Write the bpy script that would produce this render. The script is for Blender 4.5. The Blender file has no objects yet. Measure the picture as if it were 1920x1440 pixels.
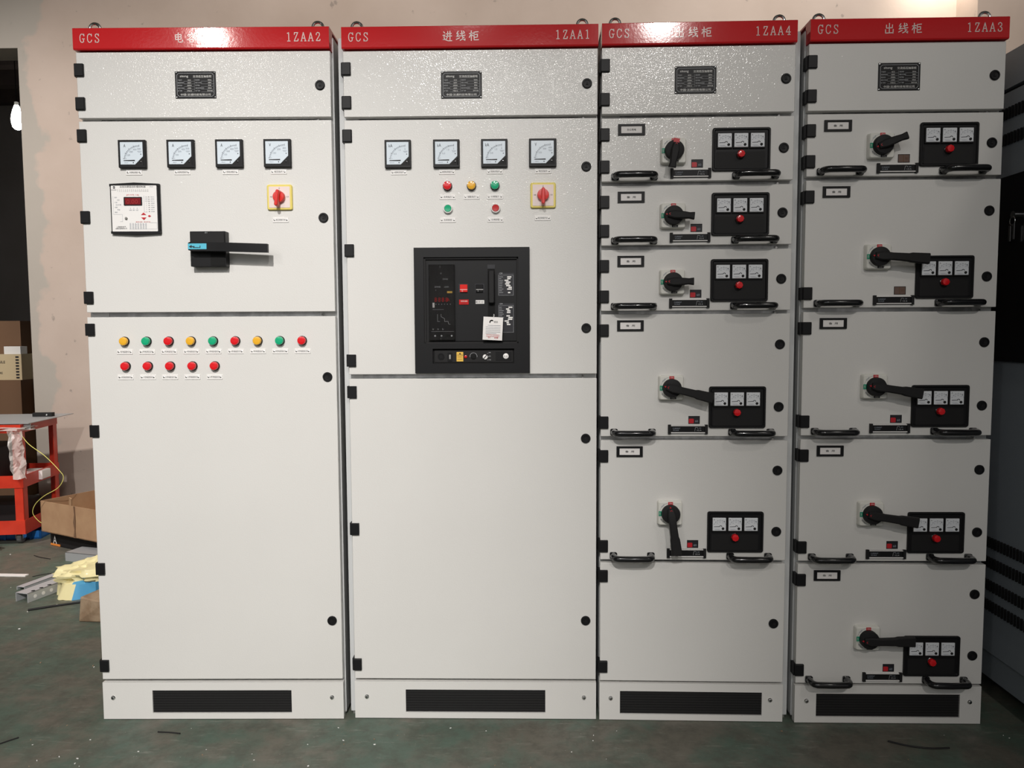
import bpy, math, random
from mathutils import Vector, Matrix
PI = math.pi
random.seed(7)
scene = bpy.context.scene
COL = scene.collection

# ------------------------------------------------------------------ camera
cam_d = bpy.data.cameras.new('camera')
cam = bpy.data.objects.new('camera', cam_d)
COL.objects.link(cam)
cam_d.sensor_fit = 'HORIZONTAL'
cam_d.sensor_width = 36.0
cam_d.lens = 36.0 * 1431.46 / 1920.0
cam_d.clip_start = 0.05
cr = Vector((0.99978078, 0.02042264, -0.00461534))
cu = Vector((0.00318446, 0.06954926, 0.99757344))
cf = Vector((-0.02069408, 0.99736945, -0.06946898))
cm = Matrix((cr, cu, -cf)).transposed().to_4x4()
cm.translation = Vector((0.0, -2.44062, 1.28527))
cam.matrix_world = cm
scene.camera = cam

# ------------------------------------------------------------------ view, world
vs = scene.view_settings
vs.view_transform = 'Standard'
vs.look = 'None'
vs.exposure = 0.0
vs.gamma = 1.0
vs.use_curve_mapping = False
world = bpy.data.worlds.new('world')
scene.world = world
world.use_nodes = True
wb = world.node_tree.nodes['Background']
wb.inputs[0].default_value = (0.84, 0.80, 0.76, 1)
LP = [0.91, 0.24, 0.31, 0.22, 2.5, 0.80, 1.4, 0.36, 2.9, 1.0]
wb.inputs[1].default_value = 0.10 * LP[8]


def look_at(o, tgt):
    d = Vector(tgt) - o.location
    o.rotation_euler = d.to_track_quat('-Z', 'Y').to_euler()


def spot(name, loc, tgt, power, cone, blend, radius, col):
    l = bpy.data.lights.new(name, 'SPOT')
    l.energy = power; l.spot_size = math.radians(cone); l.spot_blend = blend
    l.shadow_soft_size = radius; l.color = col
    o = bpy.data.objects.new(name, l); COL.objects.link(o)
    o.location = loc; look_at(o, tgt)
    return o


def area(name, loc, tgt, power, sx, sy, col):
    l = bpy.data.lights.new(name, 'AREA')
    l.shape = 'RECTANGLE'; l.size = sx; l.size_y = sy
    l.energy = power; l.color = col
    o = bpy.data.objects.new(name, l); COL.objects.link(o)
    o.location = loc; look_at(o, tgt)
    return o


# workshop high-bay lamps hanging in front of the row, plus added wall fills over the back aisle
WARM = (1.0, 0.968, 0.932)
spot('bay_lamp', (-0.55, -5.2, 4.6), (-1.45, 0.0, 0.30), 1560 * LP[0], 42, 1.0, 0.085, WARM)
spot('bay_lamp', (-3.20, -6.0, 4.45), (-2.2, 1.5, 0.6), 500 * LP[1], 70, 0.8, 0.07, (1.0, 0.93, 0.86))
spot('bay_lamp', (1.25, -5.9, 4.56), (0.25, 0.0, 0.8), 900 * LP[2], 42, 1.0, 0.07, (1.0, 0.95, 0.90))
spot('bay_lamp', (0.10, -6.0, 3.88), (-0.15, 0.0, 2.0), 110, 20, 1.0, 0.16, (1.0, 0.95, 0.90))  # added narrow beam for the sparkle on the second cabinet's top door
spot('bay_lamp', (2.7, -3.6, 4.6), (0.7, 0.0, 1.2), 300 * LP[3], 70, 1.0, 0.22, (1.0, 0.95, 0.88))
spot('bay_lamp', (-4.6, -0.8, 4.3), (-3.3, 2.9, 0.9), 300 * LP[4], 70, 1.0, 0.10, (1.0, 0.93, 0.88))
spot('aisle_fill', (-1.3, 0.6, 4.9), (-1.3, 2.9, 2.2), 300 * LP[5], 120, 1.0, 0.20, (1.0, 0.92, 0.85))  # added fill, brightens the back wall above the row
spot('aisle_fill', (1.9, 0.9, 4.9), (1.9, 2.9, 2.7), 300 * LP[9], 110, 1.0, 0.20, (1.0, 0.94, 0.88))  # added fill for the right part of the back wall
# lamp fixed high on the back wall behind the row, and an added soft fill in the front hall
spot('wall_lamp', (2.70, 2.70, 3.85), (2.80, 2.95, 3.30), 20 * LP[6], 120, 1.0, 0.05, (1.0, 0.93, 0.82))
area('hall_fill', (-1.5, -6.5, 3.6), (-0.5, 2.5, 1.4), 100 * LP[7], 5.0, 1.6, (0.93, 0.97, 1.0))  # added broad fill from the front


# ------------------------------------------------------------------ materials
MATS = {}


def mat(name, col, rough=0.5, metal=0.0, spec=0.5, coat=0.0, emit=None, estr=0.0, trans=0.0, alpha=1.0,
        bump=None, vary=None, ior=1.45):
    """bump=(scale, strength, distance); vary=(scale, colour2, low, high)"""
    m = bpy.data.materials.new(name); m.use_nodes = True
    nt = m.node_tree; b = nt.nodes['Principled BSDF']
    b.inputs['Base Color'].default_value = (*col, 1)
    b.inputs['Roughness'].default_value = rough
    b.inputs['Metallic'].default_value = metal
    b.inputs['Specular IOR Level'].default_value = spec
    b.inputs['Coat Weight'].default_value = coat
    b.inputs['Coat Roughness'].default_value = 0.08
    b.inputs['Transmission Weight'].default_value = trans
    b.inputs['IOR'].default_value = ior
    b.inputs['Alpha'].default_value = alpha
    if emit:
        b.inputs['Emission Color'].default_value = (*emit, 1)
        b.inputs['Emission Strength'].default_value = estr
    if bump or vary:
        tc = nt.nodes.new('ShaderNodeTexCoord')
    if vary:
        n = nt.nodes.new('ShaderNodeTexNoise'); n.inputs['Scale'].default_value = vary[0]
        n.inputs['Detail'].default_value = 5
        nt.links.new(tc.outputs['Object'], n.inputs['Vector'])
        r = nt.nodes.new('ShaderNodeMapRange')
        r.inputs['From Min'].default_value = vary[2]; r.inputs['From Max'].default_value = vary[3]
        nt.links.new(n.outputs['Fac'], r.inputs['Value'])
        mx = nt.nodes.new('ShaderNodeMix'); mx.data_type = 'RGBA'
        mx.inputs['A'].default_value = (*col, 1); mx.inputs['B'].default_value = (*vary[1], 1)
        nt.links.new(r.outputs[0], mx.inputs['Factor'])
        nt.links.new(mx.outputs['Result'], b.inputs['Base Color'])
    if bump:
        n = nt.nodes.new('ShaderNodeTexNoise'); n.inputs['Scale'].default_value = bump[0]
        n.inputs['Detail'].default_value = 2
        nt.links.new(tc.outputs['Object'], n.inputs['Vector'])
        bp = nt.nodes.new('ShaderNodeBump'); bp.inputs['Strength'].default_value = bump[1]
        bp.inputs['Distance'].default_value = bump[2]
        nt.links.new(n.outputs['Fac'], bp.inputs['Height'])
        nt.links.new(bp.outputs['Normal'], b.inputs['Normal'])
    MATS[name] = m
    return m


PAINT = mat('grey_powder_coat', (0.735, 0.722, 0.695), 0.40, bump=(260, 0.35, 0.0008), vary=(2.0, (0.715, 0.702, 0.675), 0.4, 0.65))
# glossy orange-peel top film of the powder coat
nt_ = PAINT.node_tree; pb_ = nt_.nodes['Principled BSDF']
pb_.inputs['Coat Weight'].default_value = 0.40; pb_.inputs['Coat Roughness'].default_value = 0.09
tc_ = nt_.nodes.new('ShaderNodeTexCoord'); nz_ = nt_.nodes.new('ShaderNodeTexNoise')
nz_.inputs['Scale'].default_value = 190; nz_.inputs['Detail'].default_value = 1
bm_ = nt_.nodes.new('ShaderNodeBump'); bm_.inputs['Strength'].default_value = 1.0; bm_.inputs['Distance'].default_value = 0.0007
nt_.links.new(tc_.outputs['Object'], nz_.inputs['Vector']); nt_.links.new(nz_.outputs['Fac'], bm_.inputs['Height'])
nt_.links.new(bm_.outputs['Normal'], pb_.inputs['Coat Normal'])
FRAMEP = mat('frame_powder_coat', (0.60, 0.61, 0.61), 0.35, bump=(330, 0.4, 0.0005))
GALV = mat('galvanised_steel', (0.62, 0.63, 0.64), 0.32, metal=0.85, bump=(60, 0.2, 0.001), vary=(30, (0.45, 0.46, 0.47), 0.4, 0.6))
RED = mat('red_enamel', (0.60, 0.018, 0.022), 0.09, coat=0.0, bump=(130, 0.16, 0.0004))
PINKW = mat('white_vinyl', (0.86, 0.74, 0.70), 0.14)
BLK = mat('black_plastic', (0.009, 0.009, 0.010), 0.45, spec=0.3, bump=(500, 0.2, 0.0003))
BLKG = mat('glossy_black_plastic', (0.010, 0.010, 0.011), 0.16, coat=0.4)
BLKM = mat('matt_black_plastic', (0.014, 0.0135, 0.014), 0.6, spec=0.3)
DARK = mat('dark_void', (0.006, 0.006, 0.006), 0.9)
WHT = mat('white_plastic', (0.80, 0.79, 0.76), 0.35)
CREAMW = mat('cream_white_plastic', (0.78, 0.77, 0.71), 0.3)
DIAL = mat('pale_blue_dial', (0.70, 0.78, 0.85), 0.22, coat=0.4)
DIALW = mat('white_dial', (0.78, 0.80, 0.83), 0.25, coat=0.3)
INK = mat('black_ink', (0.015, 0.015, 0.02), 0.5)
INKG = mat('grey_ink', (0.30, 0.33, 0.38), 0.6)
INKL = mat('light_grey_ink', (0.50, 0.51, 0.53), 0.5)
INKR = mat('red_ink', (0.55, 0.04, 0.05), 0.5)
LABEL = mat('white_engraved_label', (0.86, 0.84, 0.82), 0.35)
PAPER = mat('white_paper', (0.85, 0.82, 0.80), 0.75)
YELP = mat('yellow_plastic', (0.80, 0.66, 0.16), 0.4)
PINKP = mat('pale_pink_plastic', (0.82, 0.70, 0.66), 0.35)
REDP = mat('red_plastic', (0.72, 0.020, 0.015), 0.22, coat=0.5)
LRED = mat('red_lens', (0.75, 0.012, 0.018), 0.16, coat=0.6)
LRED2 = mat('dull_red_lens', (0.52, 0.012, 0.012), 0.25)
LGRN = mat('green_lens', (0.01, 0.42, 0.20), 0.16, coat=0.6)
LYEL = mat('amber_lens', (0.88, 0.46, 0.03), 0.16, coat=0.6)
CHROME = mat('chrome', (0.75, 0.75, 0.74), 0.14, metal=1.0)
STEEL = mat('dull_steel', (0.50, 0.49, 0.47), 0.35, metal=0.9)
BLUEP = mat('blue_sticker', (0.10, 0.50, 0.66), 0.4)
TEAL = mat('green_tab', (0.01, 0.30, 0.17), 0.4)
TABR = mat('red_tab', (0.55, 0.02, 0.03), 0.4)
LCD = mat('dark_red_display', (0.20, 0.006, 0.010), 0.12, coat=0.6)
LCDD = mat('red_digit', (0.34, 0.02, 0.02), 0.3)
BROWNW = mat('brown_window', (0.16, 0.10, 0.08), 0.3)
YTAG = mat('yellow_tag', (0.80, 0.50, 0.08), 0.5)
GLASS = mat('clear_cover', (0.9, 0.9, 0.9), 0.05, trans=1.0, ior=1.25)
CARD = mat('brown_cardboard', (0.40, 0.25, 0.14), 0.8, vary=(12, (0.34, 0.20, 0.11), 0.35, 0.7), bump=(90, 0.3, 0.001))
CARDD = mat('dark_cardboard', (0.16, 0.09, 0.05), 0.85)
CARDG = mat('worn_brown_card', (0.27, 0.18, 0.11), 0.85, vary=(18, (0.36, 0.26, 0.17), 0.4, 0.6), bump=(40, 0.8, 0.004))
CARDC = mat('cream_carton', (0.55, 0.45, 0.28), 0.8)
ORNG = mat('orange_print', (0.75, 0.24, 0.04), 0.6)
TROL = mat('red_trolley_paint', (0.62, 0.045, 0.020), 0.34, vary=(9, (0.50, 0.03, 0.015), 0.4, 0.7), bump=(120, 0.2, 0.0006))
CHANM = mat('zinc_grey', (0.55, 0.56, 0.58), 0.4, metal=0.3)
GSHEET = mat('grey_steel_sheet', (0.40, 0.41, 0.42), 0.42, metal=0.3)
POLY = mat('clear_plastic_film', (0.78, 0.74, 0.70), 0.2, alpha=0.55, coat=0.3)
RUB = mat('grey_rubber', (0.10, 0.10, 0.10), 0.6)
BLUET = mat('blue_crate_plastic', (0.02, 0.16, 0.50), 0.4)
YBAG = mat('pale_yellow_sack', (0.80, 0.72, 0.40), 0.45, coat=0.2)
BBAG = mat('blue_print', (0.09, 0.36, 0.62), 0.45)
WIREY = mat('yellow_wire', (0.72, 0.68, 0.18), 0.45)
SWB = mat('blue_grey_paint', (0.30, 0.335, 0.37), 0.42, bump=(260, 0.3, 0.0005))
SWBK = mat('black_glass_panel', (0.012, 0.011, 0.011), 0.18)
SLOTM = mat('slot_black', (0.004, 0.004, 0.004), 0.9)
TUBE_E = mat('lit_tube', (1, 1, 1), 0.5, emit=(1.0, 0.97, 0.92), estr=60.0)


def grille_mat():
    m = bpy.data.materials.new('black_mesh'); m.use_nodes = True
    nt = m.node_tree; b = nt.nodes['Principled BSDF']
    b.inputs['Roughness'].default_value = 0.5
    tc = nt.nodes.new('ShaderNodeTexCoord'); sp = nt.nodes.new('ShaderNodeSeparateXYZ')
    nt.links.new(tc.outputs['Object'], sp.inputs[0])
    outs = []
    for ax, fr in (('X', 2 * PI / 0.004), ('Z', 2 * PI / 0.0042)):
        mu = nt.nodes.new('ShaderNodeMath'); mu.operation = 'MULTIPLY'; mu.inputs[1].default_value = fr
        nt.links.new(sp.outputs[ax], mu.inputs[0])
        si = nt.nodes.new('ShaderNodeMath'); si.operation = 'SINE'; nt.links.new(mu.outputs[0], si.inputs[0])
        outs.append(si)
    mx = nt.nodes.new('ShaderNodeMath'); mx.operation = 'MAXIMUM'
    nt.links.new(outs[0].outputs[0], mx.inputs[0]); nt.links.new(outs[1].outputs[0], mx.inputs[1])
    r = nt.nodes.new('ShaderNodeMapRange'); r.inputs['From Min'].default_value = 0.2; r.inputs['From Max'].default_value = 0.95
    nt.links.new(mx.outputs[0], r.inputs['Value'])
    c = nt.nodes.new('ShaderNodeMix'); c.data_type = 'RGBA'
    c.inputs['A'].default_value = (0.003, 0.003, 0.003, 1); c.inputs['B'].default_value = (0.022, 0.021, 0.022, 1)
    nt.links.new(r.outputs[0], c.inputs['Factor']); nt.links.new(c.outputs['Result'], b.inputs['Base Color'])
    return m


MESHM = grille_mat()


def floor_mat():
    m = bpy.data.materials.new('green_epoxy_floor'); m.use_nodes = True
    nt = m.node_tree; N = nt.nodes; L = nt.links; b = N['Principled BSDF']
    tc = N.new('ShaderNodeTexCoord')

    def noise(scale, det, stretch=None, rot=0.0, rough=0.6):
        n = N.new('ShaderNodeTexNoise'); n.inputs['Scale'].default_value = scale; n.inputs['Detail'].default_value = det
        n.inputs['Roughness'].default_value = rough
        if stretch:
            mp = N.new('ShaderNodeMapping'); mp.inputs['Scale'].default_value = stretch; mp.inputs['Rotation'].default_value = (0, 0, rot)
            L.new(tc.outputs['Object'], mp.inputs[0]); L.new(mp.outputs[0], n.inputs['Vector'])
        else:
            L.new(tc.outputs['Object'], n.inputs['Vector'])
        return n

    def rng(src, a, c_, lo=0.0, hi=1.0):
        r = N.new('ShaderNodeMapRange'); r.inputs['From Min'].default_value = a; r.inputs['From Max'].default_value = c_
        r.inputs['To Min'].default_value = lo; r.inputs['To Max'].default_value = hi
        L.new(src, r.inputs['Value']); return r.outputs[0]

    def mixc(fac, ca, cb):
        mx = N.new('ShaderNodeMix'); mx.data_type = 'RGBA'; L.new(fac, mx.inputs['Factor'])
        for k, v in (('A', ca), ('B', cb)):
            if isinstance(v, tuple): mx.inputs[k].default_value = (*v, 1)
            else: L.new(v, mx.inputs[k])
        return mx.outputs['Result']
    n1 = noise(3.0, 10, None, 0, 0.68); n2 = noise(13, 10, None, 0, 0.72); n3 = noise(10, 8, (1.0, 5.0, 1.0), 0.5, 0.72); n4 = noise(11, 7, (6.0, 1.0, 1.0), 0.9, 0.72)
    c = mixc(rng(n1.outputs['Fac'], 0.44, 0.58), (0.080, 0.118, 0.090), (0.132, 0.122, 0.097))
    c = mixc(rng(n2.outputs['Fac'], 0.44, 0.66, 0.0, 0.75), c, (0.078, 0.078, 0.062))
    c = mixc(rng(n3.outputs['Fac'], 0.57, 0.70, 0.0, 0.6), c, (0.24, 0.25, 0.21))
    c = mixc(rng(n4.outputs['Fac'], 0.62, 0.74, 0.0, 0.45), c, (0.21, 0.22, 0.18))
    v = N.new('ShaderNodeTexVoronoi'); v.inputs['Scale'].default_value = 26
    L.new(tc.outputs['Object'], v.inputs['Vector'])
    c = mixc(rng(v.outputs['Distance'], 0.05, 0.02, 0.0, 0.6), c, (0.36, 0.36, 0.33))
    L.new(c, b.inputs['Base Color'])
    L.new(rng(n2.outputs['Fac'], 0.3, 0.7, 0.42, 0.72), b.inputs['Roughness'])
    bp = N.new('ShaderNodeBump'); bp.inputs['Strength'].default_value = 0.25; bp.inputs['Distance'].default_value = 0.002
    L.new(n2.outputs['Fac'], bp.inputs['Height']); L.new(bp.outputs['Normal'], b.inputs['Normal'])
    return m


def wall_mat(name, base, edge_x=None):
    m = bpy.data.materials.new(name); m.use_nodes = True
    nt = m.node_tree; N = nt.nodes; L = nt.links; b = N['Principled BSDF']
    b.inputs['Roughness'].default_value = 0.85
    tc = N.new('ShaderNodeTexCoord')
    n = N.new('ShaderNodeTexNoise'); n.inputs['Scale'].default_value = 1.6; n.inputs['Detail'].default_value = 6
    L.new(tc.outputs['Object'], n.inputs['Vector'])
    r = N.new('ShaderNodeMapRange'); r.inputs['From Min'].default_value = 0.35; r.inputs['From Max'].default_value = 0.7
    L.new(n.outputs['Fac'], r.inputs['Value'])
    mx = N.new('ShaderNodeMix'); mx.data_type = 'RGBA'
    mx.inputs['A'].default_value = (*base, 1)
    mx.inputs['B'].default_value = (base[0] * 0.86, base[1] * 0.84, base[2] * 0.82, 1)
    L.new(r.outputs[0], mx.inputs['Factor'])
    out = mx.outputs['Result']
    n2 = N.new('ShaderNodeTexNoise'); n2.inputs['Scale'].default_value = 14; n2.inputs['Detail'].default_value = 8
    L.new(tc.outputs['Object'], n2.inputs['Vector'])
    r2 = N.new('ShaderNodeMapRange'); r2.inputs['From Min'].default_value = 0.68; r2.inputs['From Max'].default_value = 0.74
    r2.inputs['To Max'].default_value = 0.6
    L.new(n2.outputs['Fac'], r2.inputs['Value'])
    m2 = N.new('ShaderNodeMix'); m2.data_type = 'RGBA'; m2.inputs['B'].default_value = (0.22, 0.19, 0.17, 1)
    L.new(out, m2.inputs['A']); L.new(r2.outputs[0], m2.inputs['Factor']); out = m2.outputs['Result']
    if edge_x is not None:   # grey mortar patching along the doorway edge
        sp = N.new('ShaderNodeSeparateXYZ'); L.new(tc.outputs['Object'], sp.inputs[0])
        n3 = N.new('ShaderNodeTexNoise'); n3.inputs['Scale'].default_value = 3.2; n3.inputs['Detail'].default_value = 4
        L.new(tc.outputs['Object'], n3.inputs['Vector'])
        ma = N.new('ShaderNodeMath'); ma.operation = 'MULTIPLY_ADD'; ma.inputs[1].default_value = -0.65
        L.new(n3.outputs['Fac'], ma.inputs[0]); L.new(sp.outputs['X'], ma.inputs[2])
        r3 = N.new('ShaderNodeMapRange'); r3.inputs['From Min'].default_value = edge_x - 0.215; r3.inputs['From Max'].default_value = edge_x - 0.175
        r3.inputs['To Min'].default_value = 0.75; r3.inputs['To Max'].default_value = 0.0
        L.new(ma.outputs[0], r3.inputs['Value'])
        m3 = N.new('ShaderNodeMix'); m3.data_type = 'RGBA'; m3.inputs['B'].default_value = (0.40, 0.385, 0.345, 1)
        L.new(out, m3.inputs['A']); L.new(r3.outputs[0], m3.inputs['Factor']); out = m3.outputs['Result']
    L.new(out, b.inputs['Base Color'])
    bp = N.new('ShaderNodeBump'); bp.inputs['Strength'].default_value = 0.4; bp.inputs['Distance'].default_value = 0.004
    L.new(n2.outputs['Fac'], bp.inputs['Height']); L.new(bp.outputs['Normal'], b.inputs['Normal'])
    return m


FLOORM = floor_mat()
WALLM = wall_mat('beige_plaster', (0.555, 0.462, 0.40), -3.51)
WALLR = wall_mat('tan_plaster', (0.50, 0.41, 0.35))
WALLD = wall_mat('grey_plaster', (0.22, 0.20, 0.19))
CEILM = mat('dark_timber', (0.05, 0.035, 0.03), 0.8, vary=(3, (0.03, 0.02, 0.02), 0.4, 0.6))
CEILG = mat('grey_ceiling', (0.30, 0.30, 0.29), 0.8)

# ------------------------------------------------------------------ text -> geometry
TXT = {}


def text_geo(s):
    """vertices (x, z) and faces of a flat text, height 1, centred on its own box"""
    if s in TXT: return TXT[s]
    cu_ = bpy.data.curves.new('txt', 'FONT'); cu_.body = s; cu_.size = 1.0; cu_.resolution_u = 2
    cu_.fill_mode = 'FRONT'
    o = bpy.data.objects.new('txt', cu_); COL.objects.link(o)
    dg = bpy.context.evaluated_depsgraph_get()
    me = bpy.data.meshes.new_from_object(o.evaluated_get(dg))
    vs_ = [(v.co.x, v.co.y) for v in me.vertices]; fs = [tuple(p.vertices) for p in me.polygons]
    bpy.data.objects.remove(o); bpy.data.curves.remove(cu_); bpy.data.meshes.remove(me)
    if vs_:
        x0 = min(v[0] for v in vs_); x1 = max(v[0] for v in vs_); y0 = min(v[1] for v in vs_); y1 = max(v[1] for v in vs_)
    else:
        x0 = y0 = 0; x1 = y1 = 1
    TXT[s] = (vs_, fs, x0, x1, y0, y1)
    return TXT[s]


GLY = {  # thin serif strokes, box 0..1 wide, 0..2 high
    'G': [[(.92, 1.5), (.9, 1.95), (.75, 1.75), (.55, 1.95), (.3, 1.85), (.12, 1.5), (.08, 1.0), (.12, .5), (.3, .12), (.55, .04), (.78, .2), (.82, .85)], [(.58, .85), (1.0, .85)]],
    'C': [[(.92, 1.45), (.9, 1.9), (.72, 1.8), (.52, 1.95), (.3, 1.85), (.12, 1.5), (.08, 1.0), (.12, .5), (.3, .12), (.55, .04), (.8, .2), (.93, .55)]],
    'S': [[(.82, 1.5), (.8, 1.92), (.62, 1.82), (.45, 1.95), (.22, 1.82), (.15, 1.5), (.3, 1.2), (.7, .85), (.87, .5), (.75, .15), (.5, .04), (.3, .14), (.14, .06), (.12, .5)]],
    '1': [[(.22, 1.75), (.5, 1.95), (.5, .05)], [(.25, .05), (.75, .05)]],
    'Z': [[(.15, 1.5), (.18, 1.92), (.85, 1.92), (.12, .06), (.85, .06), (.9, .5)]],
    'A': [[(.08, .05), (.5, 1.95), (.92, .05)], [(.25, .68), (.75, .68)], [(-.04, .05), (.24, .05)], [(.74, .05), (1.04, .05)]],
    '2': [[(.15, 1.4), (.18, 1.75), (.45, 1.95), (.75, 1.8), (.82, 1.4), (.6, .95), (.12, .08), (.85, .08), (.9, .4)]],
    '3': [[(.15, 1.5), (.22, 1.82), (.5, 1.95), (.78, 1.75), (.78, 1.3), (.45, 1.05), (.8, .85), (.86, .45), (.7, .1), (.42, .03), (.15, .18), (.12, .5)]],
    '4': [[(.68, .05), (.68, 1.95), (.08, .62), (.95, .62)], [(.45, .05), (.9, .05)]],
}
KAI = {  # brush strokes, box 0..10 square
    '电': [[(2, 7.6), (2.2, 3.2)], [(2, 7.6), (7.8, 8), (7.6, 3.4)], [(2.1, 5.5), (7.5, 5.8)], [(2.2, 3.2), (7.6, 3.6)], [(4.9, 9.6), (4.8, 1.6), (5.6, .8), (8.4, .9), (9.2, 1.4), (9, 2.8)]],
    '容': [[(4.6, 9.7), (5.4, 8.8)], [(1.4, 8.0), (1.0, 6.6)], [(1.4, 7.9), (8.8, 8.2), (8.0, 7.0)], [(3.8, 7.2), (2.2, 5.8)], [(5.9, 7.2), (7.4, 6.0)], [(5, 6.4), (3.2, 4.2), (.6, 2.8)], [(5, 6.2), (7.2, 4.2), (9.6, 3.2)], [(3.2, 3.2), (3.5, .6)], [(3.2, 3.2), (6.8, 3.4), (6.5, .8)], [(3.5, .8), (6.5, .9)]],
    '柜': [[(.6, 7.0), (4.2, 7.4)], [(2.5, 9.6), (2.5, .4)], [(2.4, 6.8), (.5, 3.4)], [(2.6, 6.2), (4.2, 4.8)], [(5.2, 8.4), (5.3, 1.0), (9.6, 1.2)], [(5.2, 8.3), (9.3, 8.7)], [(5.3, 6.0), (8.6, 6.3), (8.5, 3.6), (5.3, 3.4)]],
    '进': [[(1.6, 9.0), (2.6, 7.8)], [(.8, 5.6), (2.8, 6.0), (1.8, 4.0), (2.6, 2.4), (1.0, 1.6)], [(1.0, 1.8), (3.0, 1.6), (6, .5), (9.6, .5)], [(4.0, 7.0), (9.2, 7.4)], [(3.6, 4.6), (9.6, 5.0)], [(5.6, 9.2), (5.5, 4.4), (4.2, 2.2)], [(7.8, 9.6), (7.8, 1.6)]],
    '线': [[(2.8, 9.4), (1.2, 6.9), (3.4, 7.1), (1.0, 4.2), (4.0, 4.9)], [(.8, 1.6), (4.2, 3.2)], [(5.0, 7.0), (9.0, 7.7)], [(4.6, 4.8), (9.6, 5.6)], [(6.2, 9.8), (6.6, 5.0), (7.8, 1.8), (9.4, .6), (9.4, 2.2)], [(8.6, 3.8), (6.4, 1.6), (4.6, .8)], [(7.8, 9.4), (8.8, 8.5)]],
    '出': [[(5, 9.8), (5, .8)], [(2.2, 8.2), (2.2, 5.4), (7.8, 5.7)], [(7.9, 8.4), (7.8, 5.5)], [(1.4, 4.0), (1.4, .8), (8.6, 1.1)], [(8.7, 4.2), (8.6, .6)]],
}


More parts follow.
